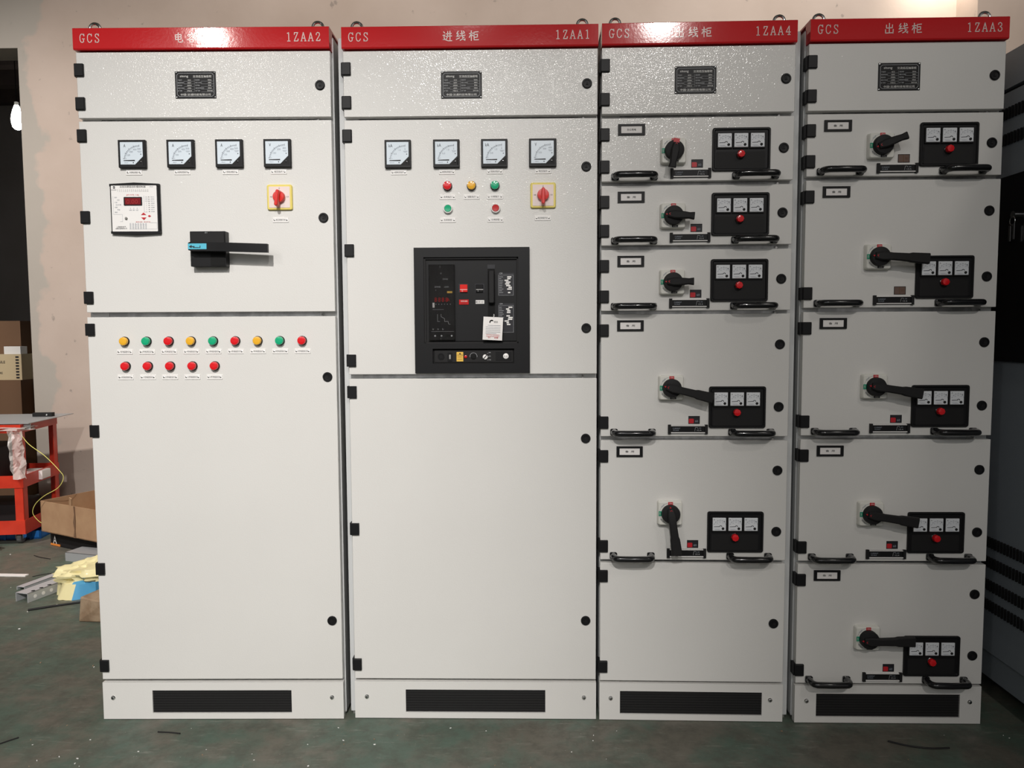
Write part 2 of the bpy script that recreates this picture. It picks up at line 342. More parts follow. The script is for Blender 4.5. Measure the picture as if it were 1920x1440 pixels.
class MB:
    def __init__(self):
        self.v = []; self.f = []; self.mi = []; self.mats = []

    def m(self, material):
        if material not in self.mats: self.mats.append(material)
        return self.mats.index(material)

    def add(self, vs_, fs, material):
        k = len(self.v); i = self.m(material)
        self.v += [tuple(v) for v in vs_]
        for f in fs:
            self.f.append(tuple(a + k for a in f)); self.mi.append(i)
        return self

    def box(self, x0, x1, y0, y1, z0, z1, material):
        v = [(x, y, z) for z in (z0, z1) for y in (y0, y1) for x in (x0, x1)]
        return self.add(v, [(0, 2, 3, 1), (4, 5, 7, 6), (0, 1, 5, 4), (2, 6, 7, 3), (0, 4, 6, 2), (1, 3, 7, 5)], material)

    def obox(self, c, size, rot, material):
        """oriented box: centre, full size, rotation (Euler tuple)"""
        from mathutils import Euler
        R = Euler(rot).to_matrix(); c = Vector(c)
        v = []
        for z in (-.5, .5):
            for y in (-.5, .5):
                for x in (-.5, .5):
                    v.append(tuple(c + R @ Vector((x * size[0], y * size[1], z * size[2]))))
        return self.add(v, [(0, 2, 3, 1), (4, 5, 7, 6), (0, 1, 5, 4), (2, 6, 7, 3), (0, 4, 6, 2), (1, 3, 7, 5)], material)

    def rings(self, rings, material, cap0=True, cap1=True, closed=True):
        n = len(rings[0]); v = [p for r in rings for p in r]; f = []
        for i in range(len(rings) - 1):
            for j in range(n if closed else n - 1):
                a = i * n + j; b = i * n + (j + 1) % n
                f.append((a, b, b + n, a + n))
        if cap0: f.append(tuple(reversed(range(n))))
        if cap1: f.append(tuple(range((len(rings) - 1) * n, len(rings) * n)))
        return self.add(v, f, material)

    def rr(self, cx, cz, w, h, yb, yf, r, material, ch=0.0, seg=4, taper=0.0):
        """rounded rectangle in the x-z plane running from yb (back) to yf (front, smaller y), front edge chamfered"""
        def outline(w_, h_, r_, y):
            pts = []
            for (sx, sz, a0) in ((1, 1, 0), (-1, 1, 90), (-1, -1, 180), (1, -1, 270)):
                for k in range(seg + 1):
                    a = math.radians(a0 + 90 * k / seg)
                    pts.append((cx + sx * (w_ / 2 - r_) + r_ * math.cos(a), y, cz + sz * (h_ / 2 - r_) + r_ * math.sin(a)))
            return pts
        r = min(r, w / 2 - 1e-5, h / 2 - 1e-5)
        R = [outline(w, h, r, yb)]
        if ch > 0:
            R += [outline(w - taper, h - taper, r, yf + ch), outline(w - taper - ch * .7, h - taper - ch * .7, max(r - ch * .35, 1e-4), yf + ch * .48), outline(w - taper - 2 * ch, h - taper - 2 * ch, max(r - ch, 1e-4), yf)]
        else:
            R += [outline(w - taper, h - taper, r, yf)]
        return self.rings(R, material)

    def frame(self, cx, cz, w, h, b, yb, yf, material, bt=None, bb=None):
        """rectangular frame with border b"""
        bt = b if bt is None else bt; bb = b if bb is None else bb
        self.box(cx - w / 2, cx - w / 2 + b, yf, yb, cz - h / 2, cz + h / 2, material)
        self.box(cx + w / 2 - b, cx + w / 2, yf, yb, cz - h / 2, cz + h / 2, material)
        self.box(cx - w / 2 + b, cx + w / 2 - b, yf, yb, cz + h / 2 - bt, cz + h / 2, material)
        self.box(cx - w / 2 + b, cx + w / 2 - b, yf, yb, cz - h / 2, cz - h / 2 + bb, material)
        return self

    def lathe(self, cx, cz, prof, material, seg=24):
        """prof = [(r, y)...] about the axis parallel to y, from back to front"""
        R = [[(cx + r * math.cos(2 * PI * k / seg), y, cz + r * math.sin(2 * PI * k / seg)) for k in range(seg)] for r, y in prof]
        return self.rings(R, material)

    def tube(self, path, rad, material, seg=10, closed=False):
        P = [Vector(p) for p in path]; n = len(P)
        rads = rad if isinstance(rad, (list, tuple)) else [rad] * n
        R = []; up = None
        for i, p in enumerate(P):
            if closed: t = (P[(i + 1) % n] - P[i - 1])
            else: t = P[min(i + 1, n - 1)] - P[max(i - 1, 0)]
            t.normalize()
            if up is None:
                up = Vector((0, 0, 1)) if abs(t.z) < 0.9 else Vector((1, 0, 0))
            s = t.cross(up)
            if s.length < 1e-4: s = t.cross(Vector((0, 1, 0)))
            s.normalize(); up = s.cross(t).normalized()
            R.append([tuple(p + rads[i] * (math.cos(2 * PI * k / seg) * s + math.sin(2 * PI * k / seg) * up)) for k in range(seg)])
        if closed:
            R.append(R[0]); return self.rings(R, material, False, False)
        return self.rings(R, material)

    def poly(self, pts, yb, yf, material):
        """prism over points (x, z)"""
        n = len(pts)
        v = [(x, yb, z) for x, z in pts] + [(x, yf, z) for x, z in pts]
        f = [tuple(range(n)), tuple(reversed(range(n, 2 * n)))] + [(i, i + n, (i + 1) % n + n, (i + 1) % n) for i in range(n)]
        return self.add(v, f, material)

    def line(self, pts, w, y, material, th=0.0003):
        """stroke of width w through the points (x, z), a thin raised film at depth y"""
        for (a, b) in zip(pts[:-1], pts[1:]):
            a = Vector(a); b = Vector(b); d = b - a
            if d.length < 1e-7: continue
            d.normalize(); nrm = Vector((-d.y, d.x)) * w / 2; e = d * w * 0.35
            q = [a - e + nrm, a - e - nrm, b + e - nrm, b + e + nrm]
            self.add([(p.x, y - th, p.y) for p in q], [(0, 1, 2, 3)], material)
        return self

    def text(self, s, x, z, h, y, material, w=None, align='c', rot=0.0):
        """flat text centred on (x, z), full glyph height h (m), optional total width w"""
        vs_, fs, x0, x1, y0, y1 = text_geo(s)
        k = h / max(y1 - y0, 1e-6); kx = k if w is None else w / max(x1 - x0, 1e-6)
        ox = {'c': (x0 + x1) / 2, 'l': x0, 'r': x1}[align]
        c, sn = math.cos(rot), math.sin(rot); out = []
        for a, b in vs_:
            px = (a - ox) * kx; pz = (b - (y0 + y1) / 2) * k
            out.append((x + px * c - pz * sn, y, z + px * sn + pz * c))
        return self.add(out, fs, material)

    def strokes(self, glyphs, x, z, h, w, y, material, sw, box_w=1.0, box_h=2.0):
        for st in glyphs:
            self.line([(x + p[0] / box_w * w, z + p[1] / box_h * h) for p in st], sw, y, material)

    def mesh(self, name, smooth=30):
        me = bpy.data.meshes.new(name)
        me.from_pydata(self.v, [], self.f)
        for m_ in self.mats: me.materials.append(m_)
        me.polygons.foreach_set('material_index', self.mi)
        if smooth:
            me.polygons.foreach_set('use_smooth', [True] * len(me.polygons))
            me.set_sharp_from_angle(angle=math.radians(smooth))
        me.update()
        return me

    def build(self, name, parent=None, loc=(0, 0, 0), rot=(0, 0, 0), smooth=30):
        return put(self.mesh(name, smooth), name, parent, loc, rot)


def put(me, name, parent=None, loc=(0, 0, 0), rot=(0, 0, 0)):
    o = bpy.data.objects.new(name, me); COL.objects.link(o)
    o.parent = parent; o.location = loc; o.rotation_euler = rot
    return o


def thing(name, label, cat, loc=(0, 0, 0), rz=0.0, group=None):
    o = bpy.data.objects.new(name, None); COL.objects.link(o)
    o.location = loc; o.rotation_euler = (0, 0, rz); o.empty_display_size = 0.1
    return tag(o, label, cat, group)


def tag(o, label, cat, group=None, kind=None):
    o['label'] = label; o['category'] = cat
    if group: o['group'] = group
    if kind: o['kind'] = kind
    return o


def struct(o):
    o['kind'] = 'structure'
    return o


def mm(*a): return tuple(x * 0.001 for x in a)


# ------------------------------------------------------------------ the setting
b = MB(); b.box(-9, 7, -8, 8, -0.12, 0.0, FLOORM); struct(b.build('floor', smooth=0))
EX = -3.51; WY = 2.9
b = MB(); b.box(EX, 2.88, WY, WY + 0.24, 0, 5.2, WALLM)
b.box(-6.2, EX, WY, WY + 0.24, 3.246, 5.2, WALLM); b.box(-9, -6.2, WY, WY + 0.24, 0, 5.2, WALLM)
struct(b.build('wall_back', smooth=0))
b = MB(); b.box(2.88, 7.0, WY - 0.25, WY + 0.24, 0, 5.2, WALLR); struct(b.build('wall_right', smooth=0))
b = MB(); b.box(-9.2, -9, -8, 7.4, 0, 5.2, WALLM); struct(b.build('wall_left', smooth=0))
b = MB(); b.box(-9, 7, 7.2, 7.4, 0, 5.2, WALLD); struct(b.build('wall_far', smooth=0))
b = MB(); b.box(-9, 7, -8, 8, 5.2, 5.3, CEILG); struct(b.build('ceiling', smooth=0))
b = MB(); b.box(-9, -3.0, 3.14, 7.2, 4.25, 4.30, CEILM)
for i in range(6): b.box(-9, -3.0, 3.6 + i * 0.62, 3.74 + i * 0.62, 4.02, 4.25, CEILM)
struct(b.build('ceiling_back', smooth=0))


# ------------------------------------------------------------------ shared meshes of small fittings
def hinge_mesh():
    b = MB()
    b.rr(.001, 0, .029, .039, .026, -.008, .002, BLK, ch=.002)
    b.box(-.016, -.008, .0, .03, -.0195, .0195, BLK)
    return b.mesh('hinge')


def lock_mesh(keyed):
    b = MB()
    b.lathe(0, 0, [(.0155, 0.0), (.0155, -.003), (.0135, -.0055), (.0105, -.0055), (.0100, -.003), (.0045, -.0025)], BLKG if keyed else BLK, 28)
    b.poly([(-.004, -.0035), (.004, -.0035), (0, .005)], -.0015, -.0045, BLKM)
    return b.mesh('lock')


def screw_mesh():
    b = MB(); b.lathe(0, 0, [(.0075, 0), (.0075, -.0012), (.006, -.0035), (.003, -.005), (.0015, -.005)], CHROME, 16)
    b.box(-.004, .004, -.0056, -.005, -.0007, .0007, INK); b.box(-.0007, .0007, -.0056, -.005, -.004, .004, INK)
    return b.mesh('screw')


def eye_mesh():
    b = MB(); b.tube([(.0165 * math.cos(a), 0, .0165 * math.sin(a)) for a in [2 * PI * k / 24 for k in range(24)]], .0045, CHROME, 8, True)
    b.rr(0, -.026, .012, .024, .006, -.006, .003, STEEL)
    b.box(-.013, .013, -.013, .013, -.037, -.030, STEEL)
    return b.mesh('lifting_eye')


HINGE = hinge_mesh(); LOCK = lock_mesh(False); SCREW = screw_mesh(); EYE = eye_mesh()
LABELS = {}


def small_label(txt, parent, u, z, w=.051):
    key = (txt, w)
    if key not in LABELS:
        b = MB(); b.rr(0, 0, w, .0155, 0, -.002, .001, LABEL, ch=.0005)
        for s in (-1, 1):
            b.lathe(s * (w / 2 - .006), 0, [(.0028, -.0015), (.0028, -.003), (.0015, -.0036)], STEEL, 10)
        b.text(txt, 0, 0, .0062, -.0023, INK, w=min(.030, .0065 * len(txt)))
        LABELS[key] = b.mesh('name_strip')
    return put(LABELS[key], 'name_strip', parent, (u, 0, z))


def pilot(parent, u, z, lens, bez=BLKM, button=False):
    key = 'pilot_b' + bez.name + str(button)
    if key not in LABELS:
        b = MB()
        if button:
            b.lathe(0, 0, [(.0148, 0), (.0148, -.009), (.0138, -.0105), (.0115, -.0105), (.0112, -.004)], bez, 28)
            b.rr(0, .0155, .007, .003, 0, -.003, .001, bez)
        else:
            b.lathe(0, 0, [(.0148, 0), (.0150, -.004), (.0142, -.006), (.0125, -.006)], bez, 28)
        LABELS[key] = b.mesh('pilot_light')
    p = put(LABELS[key], 'push_button' if button else 'pilot_light', parent, (u, 0, z))
    lk = 'lens' + lens.name + str(button)
    if lk not in LABELS:
        b = MB()
        if button: b.lathe(0, 0, [(.0110, -.004), (.0110, -.0105), (.0100, -.0115), (.004, -.0112)], lens, 24)
        else: b.lathe(0, 0, [(.0132, -.005), (.0132, -.014), (.0122, -.0158), (.009, -.0166), (.004, -.0168)], lens, 24)
        LABELS[lk] = b.mesh('lens')
    put(LABELS[lk], 'button_cap' if button else 'lens', p)
    return p


def arc_pts(cx, cz, r, a0, a1, n=14):
    return [(cx + r * math.cos(math.radians(a0 + (a1 - a0) * k / n)), cz + r * math.sin(math.radians(a0 + (a1 - a0) * k / n))) for k in range(n + 1)]


def big_meter(parent, u, z, unit, nums, w=.086):
    key = ('bm', unit)
    if key not in LABELS:
        b = MB(); b.rr(0, 0, w, .087, 0, -.011, .002, BLK, ch=.0015)
        h = .0385; fx0, fx1, fz0, fz1 = -.0365, .0345, -.0330, .0375
        b.frame(0, 0, w - .002, .085, .0055, -.010, -.0135, BLK)
        b.poly([(fx1 + .003, -.012), (fx1 + .003, fz0 - .004), (.008, fz0 - .004)], -.010, -.0135, BLKM)
        b.lathe(.028, -.026, [(.003, -.0135), (.003, -.0145), (.001, -.0148)], BLKG, 10)
        house = b.mesh('meter')
        d = MB()
        d.poly([(fx0, fz0), (.0095, fz0), (fx1, -.0085), (fx1, fz1), (fx0, fz1)][::-1], -.0108, -.0118, DIAL)
        px, pz = .022, -.022; y = -.0119
        d.line(arc_pts(px, pz, .047, 172, 88), .0011, y, INKG)
        d.line(arc_pts(px, pz, .044, 172, 88), .0004, y, INKG)
        for k in range(0, 13):
            a = math.radians(172 - 84 * k / 12); L = .006 if k % 3 == 0 else .003
            d.line([(px + .044 * math.cos(a), pz + .044 * math.sin(a)), (px + (.044 + L) * math.cos(a), pz + (.044 + L) * math.sin(a))], .0008, y, INK if k % 3 == 0 else INKG)
        for k, t in enumerate(nums):
            a = math.radians(172 - 84 * (k + 1) / len(nums))
            d.text(t, px + .037 * math.cos(a), pz + .037 * math.sin(a), .0052, y - .0004, INKG)
        d.text(unit, -.022, .025, .0095, y - .0004, INK, w=.006 * len(unit))
        d.line([(.018, .0075), (.031, .0075)], .0010, y, INKG); d.line([(.020, .0045), (.029, .0045)], .0008, y, INKG)
        d.lathe(.0285, -.0015, [(.0016, y), (.0016, y - .0003)], INK, 8)
        d.text('42L6-' + unit, -.018, -.0275, .0028, y - .0004, INKG); d.lathe(.004, -.0275, [(.0018, y), (.0018, y - .0003)], INK, 8)
        d.text('0', -.018, -.0150, .003, y - .0004, INKG)
        dial = d.mesh('dial')
        n = MB(); n.poly([(-.026, -.0216), (-.026, -.0200), (.009, -.0190), (.009, -.0222)], -.0124, -.0132, INK)
        LABELS[key] = (house, dial, n.mesh('needle'))
    hs, dl, nd = LABELS[key]
    o = put(hs, 'voltmeter' if unit == 'V' else 'ammeter', parent, (u, 0, z))
    put(dl, 'dial', o); put(nd, 'needle', o)
    return o


def rotary_selector(parent, u, z, turn):
    b = MB(); b.rr(0, 0, .080, .079, 0, -.008, .006, YELP, ch=.002)
    o = b.build('selector_switch', parent, (u, 0, z))
    b = MB(); b.rr(0, 0, .066, .066, -.0075, -.0092, .002, PINKP)
    b.text('0', 0, .027, .006, -.0096, INK, w=.003)
    b.text('AB', -.026, .001, .004, -.0096, INK); b.text('CA', .026, .001, .004, -.0096, INK)
    b.build('face_plate', o)
    b = MB(); b.lathe(0, 0, [(.019, -.009), (.0185, -.020), (.017, -.0225), (.008, -.023)], REDP, 28)
    b.rr(0, -.006, .0125, .052, -.020, -.040, .005, REDP, ch=.002, taper=.002)
    b.build('knob', o, rot=(0, math.radians(turn), 0))
    return o


# three small meters of the drawer panels
def small_meter_mesh(v):
    b = MB(); b.rr(0, 0, .0425, .0425, -.004, -.0125, .0015, DIALW, ch=.001)
    y = -.0126
    b.line(arc_pts(.002, -.006, .019, 160, 20, 12), .0006, y, INKG)
    for k in range(7):
        a = math.radians(160 - 140 * k / 6)
        b.line([(.002 + .019 * math.cos(a), -.006 + .019 * math.sin(a)), (.002 + .0215 * math.cos(a), -.006 + .0215 * math.sin(a))], .0007, y, INK)
    for k, t in enumerate(('25', '50', '75')):
        a = math.radians(130 - 40 * k); b.text(t, .002 + .014 * math.cos(a), -.006 + .014 * math.sin(a), .003, y - .0004, INKG)
    b.text('A', -.0165, .0155, .0042, y - .0004, INK); b.lathe(.0155, .0105, [(.0014, y), (.0014, y - .0003)], INK, 8)
    b.line([(-.0165, -.0155), (.0, -.0155)], .0006, y, INKG); b.line([(-.013, -.0178), (.004, -.0178)], .0006, y, INKG)
    b.line([(-.0165, -.0078), (.0005, -.0070)], .0016, y, INK)
    b.line(arc_pts(.004, -.0078, .0038, 170, 10, 6), .0018, y, INK)
    b.lathe(.0115, -.0135, [(.0042, y), (.0040, y - .0016), (.0030, y - .002)], BLKM, 16)
    return b.mesh('ammeter')


SMETER = small_meter_mesh(0)


def meter_panel_mesh():
    b = MB(); w, h = .179, .133
    # raised rim with rounded corners, sunken middle: ring stack
    def ol(w_, h_, r_, y, seg=5):
        pts = []
        for (sx, sz, a0) in ((1, 1, 0), (-1, 1, 90), (-1, -1, 180), (1, -1, 270)):
            for k in range(seg + 1):
                a = math.radians(a0 + 90 * k / seg)
                pts.append((sx * (w_ / 2 - r_) + r_ * math.cos(a), y, sz * (h_ / 2 - r_) + r_ * math.sin(a)))
        return pts
    b.rings([ol(w, h, .007, 0), ol(w, h, .007, -.006), ol(w - .003, h - .003, .006, -.008), ol(w - .011, h - .011, .005, -.008), ol(w - .017, h - .017, .003, -.0045)], BLK)
    b.rr(-.002, -.033, .150, .052, -.0045, -.0058, .002, BLKM)
    for k in range(3):
        b.frame(-.053 + k * .0505, .0265, .048, .048, .0026, -.0045, -.010, BLKM)
    return b.mesh('meter_panel')


MPANEL = meter_panel_mesh()


def drawer_lamp():
    b = MB(); b.lathe(0, 0, [(.0135, -.005), (.0135, -.0085), (.012, -.0095)], BLKG, 24); base = b.mesh('pilot_light')
    b = MB(); b.lathe(0, 0, [(.0118, -.009), (.0118, -.019), (.0105, -.0215), (.006, -.0225)], LRED, 8)
    return base, b.mesh('lens')


DLB, DLL = drawer_lamp()
PLATES = {}


def isolator(parent, u, z, ang, length, tab=False):
    """square white plate with black knob and a lever at ang degrees (0 = right, -90 = down)"""
    if 'plate' not in PLATES:
        b = MB(); b.rr(0, 0, .080, .080, 0, -.020, .007, CREAMW, ch=.003, taper=.004)
        b.line(arc_pts(0, 0, .0350, 100, 260, 20), .0008, -.0201, INKG)
        b.box(-.0075, .0075, -.0215, -.0199, .0285, .0375, TABR); b.text('ON', 0, .033, .0045, -.0219, PINKW)
        b.box(-.0375, -.0285, -.0215, -.0199, -.0075, .0075, TEAL); b.text('OFF', -.0335, 0, .0035, -.0219, PINKW, rot=PI / 2)
        b.text('RESET', -.0245, -.0245, .0048, -.0205, INK, w=.018, rot=-PI / 4)
        b.text('TRIP', -.0245, .0245, .0048, -.0205, INKG, w=.014, rot=PI / 4)
        b.rr(.005, -.0325, .019, .0065, -.0199, -.0208, .001, INK); b.text('CNC', .005, -.0325, .0042, -.0212, CREAMW, w=.012)
        PLATES['plate'] = b.mesh('rotary_switch')
    o = put(PLATES['plate'], 'rotary_switch', parent, (u, 0, z))
    key = ('k', length, tab)
    if key not in PLATES:
        b = MB(); b.lathe(0, 0, [(.0295, -.020), (.0295, -.034), (.0280, -.0375), (.015, -.040), (.006, -.040)], BLKM, 36)
        s = length
        if s < .08:
            pr = [(-.020, .009), (.0, .0125), (.022, .0115), (s * .75, .0095), (s, .0115)]
        else:
            pr = [(-.020, .010), (.0, .0135), (.030, .0115), (s * .55, .0125), (s * .62, .0150), (s, .0165)]
        top = [(x, h) for x, h in pr] + [(x, -h) for x, h in reversed(pr)]
        n = len(pr)
        R = []
        for x, h in pr:
            t = min(1.0, max(0.0, (x + .02) / .03))
            yb = -.034 if x < .026 else -.040
            yf = -.046 - .008 * t
            c = .0035
            R.append([(x, yb, -h), (x, yb, h), (x, yf + c, h), (x, yf, h - c), (x, yf, -h + c), (x, yf + c, -h)])
        b.rings(R, BLKM)
        b.poly([(-.0215, -.003), (-.0215, .003), (-.0275, 0)], -.036, -.0405, TABR)
        b.line([(-.014, -.003), (-.018, 0), (-.014, .003)], .0012, -.0495, INKR)
        if tab: b.poly([(-.034, -.009), (-.034, .009), (-.020, .009), (-.020, -.009)], -.030, -.0395, TABR)
        PLATES[key] = b.mesh('knob')
    put(PLATES[key], 'lever_knob', o, (0, 0, 0), (0, math.radians(-ang), 0))
    return o


def handle_mesh():
    L = .0605; D = .044
    pts = [(-L, 0.0, 0), (-L, -D * .55, 0)]
    for k in range(1, 6):
        a = math.radians(90 * k / 6); pts.append((-L + .016 * (1 - math.cos(a)), -D * .55 - (D * .45) * math.sin(a), 0))
    pts.append((-L + .016, -D, 0)); pts.append((0, -D - .002, 0))
    pts += [(-x, y, z) for x, y, z in reversed(pts[:-1])]
    b = MB(); b.tube(pts, [.0108 if (i < 2 or i > len(pts) - 3) else .0102 for i in range(len(pts))], BLKG, 14)
    for s in (-1, 1): b.rr(s * L, 0, .024, .022, 0, -.006, .005, BLKG, ch=.001)
    return b.mesh('handle')


HANDLE = handle_mesh()


def holder_mesh(txt):
    b = MB(); b.frame(0, 0, .084, .034, .0095, 0, -.005, BLK, bt=.006, bb=.006)
    b.box(-.034, .034, -.0025, 0, -.0125, .0125, PAPER)
    b.text(txt, 0, 0, .0065, -.0032, INK, w=.007 * len(txt))
    return b.mesh('label_holder')


HOLD = {t: holder_mesh(t) for t in ('办公用电', '备  用')}


def scale_mesh():
    b = MB(); b.box(-.054, .054, -.003, 0, -.0135, .0125, BLK)
    for s in (-1, 1): b.box(s * .0585 - .0045, s * .0585 + .0045, -.007, 0, -.015, .015, BLKM)
    b.box(-.054, .054, -.0075, 0, -.0120, -.0093, LABEL); b.box(-.054, .054, -.0048, 0, .0103, .0125, LABEL)
    b.text('CURRENT', -.036, .003, .0040, -.0034, INKG, w=.024); b.text('SCALE', -.038, -.003, .0036, -.0034, INKG, w=.018)
    b.line([(.022, -.006), (.024, .006), (.030, .006)], .0007, -.0031, INKL); b.text('1/2 A', .036, -.003, .004, -.0034, INKL, w=.014)
    b.text('5-30', .036, .004, .0034, -.0034, INKG, w=.012)
    return b.mesh('position_scale')


SCALE = scale_mesh()


def window_mesh(red):
    b = MB(); b.frame(0, 0, .0360, .0250, .0012, 0, -.0015, BLKM)
    b.box(-.0168, .0168, -.0006, 0, -.0113, .0113, BROWNW if not red else INK)
    if red:
        b.rr(-.009, -.0035, .0165, .0150, -.0006, -.0012, .003, TABR); b.text('60', .008, -.004, .007, -.0012, INKG)
    else:
        b.box(-.002, .0, -.0010, 0, -.011, .011, CARDD); b.text('30', .008, 0, .007, -.0012, CARDD)
    return b.mesh('flag_window')


WINR, WINB = window_mesh(True), window_mesh(False)


def nameplate(parent, u, z):
    if 'np' not in PLATES:
        b = MB(); b.rr(0, 0, .128, .083, 0, -.002, .001, BLK, ch=.0005)
        y = -.0022
        w, h, c = .116, .071, .006
        pts = [(-w / 2 + c, -h / 2), (w / 2 - c, -h / 2), (w / 2, -h / 2 + c), (w / 2, h / 2 - c), (w / 2 - c, h / 2), (-w / 2 + c, h / 2), (-w / 2, h / 2 - c), (-w / 2, -h / 2 + c), (-w / 2 + c, -h / 2)]
        b.line(pts, .0009, y, INKL)
        b.text('sitong', -.035, .0255, .0085, y - .0003, WHT, w=.026)
        b.text('交流低压抽屉柜', .022, .0255, .0075, y - .0003, WHT, w=.058)
        rows = [('产品型号', 'GCS', '额定频率', '50Hz'), ('额定绝缘电压', '660V', '额定工作电压', '380V'), ('额定电流', '2000A', '防护等级', 'IP40'), ('额定工作电流', '630A', '额定短时耐受电流', '50kA'), ('出厂编号', '190612', '出厂日期', '2019.06')]
        for i, (a1, a2, a3, a4) in enumerate(rows):
            zz = .0145 - i * .0082
            b.text(a1, -.0555, zz, .0042, y - .0003, INKL, w=.0034 * len(a1), align='l')
            b.text(a2, -.019, zz, .0038, y - .0003, WHT)
            b.text(a3, .0, zz, .0042, y - .0003, INKL, w=.0034 * len(a3), align='l')
            b.text(a4, .045, zz, .0038, y - .0003, WHT)
            b.line([(-.036, zz - .0036), (-.005, zz - .0036)], .0004, y, INKL); b.line([(.018, zz - .0036), (.056, zz - .0036)], .0004, y, INKL)
        b.line([(-.003, .018), (-.003, -.022)], .0004, y, INKL)
        b.text('中国·沈通科技有限公司', 0, -.0300, .0068, y - .0003, WHT, w=.094)
        for sx in (-1, 1):
            for sz in (-1, 1): b.lathe(sx * .0605, sz * .038, [(.0028, -.0018), (.0028, -.003), (.0012, -.0038)], CHROME, 10)
        PLATES['np'] = b.mesh('nameplate')
    return put(PLATES['np'], 'nameplate', parent, (u, 0, z))


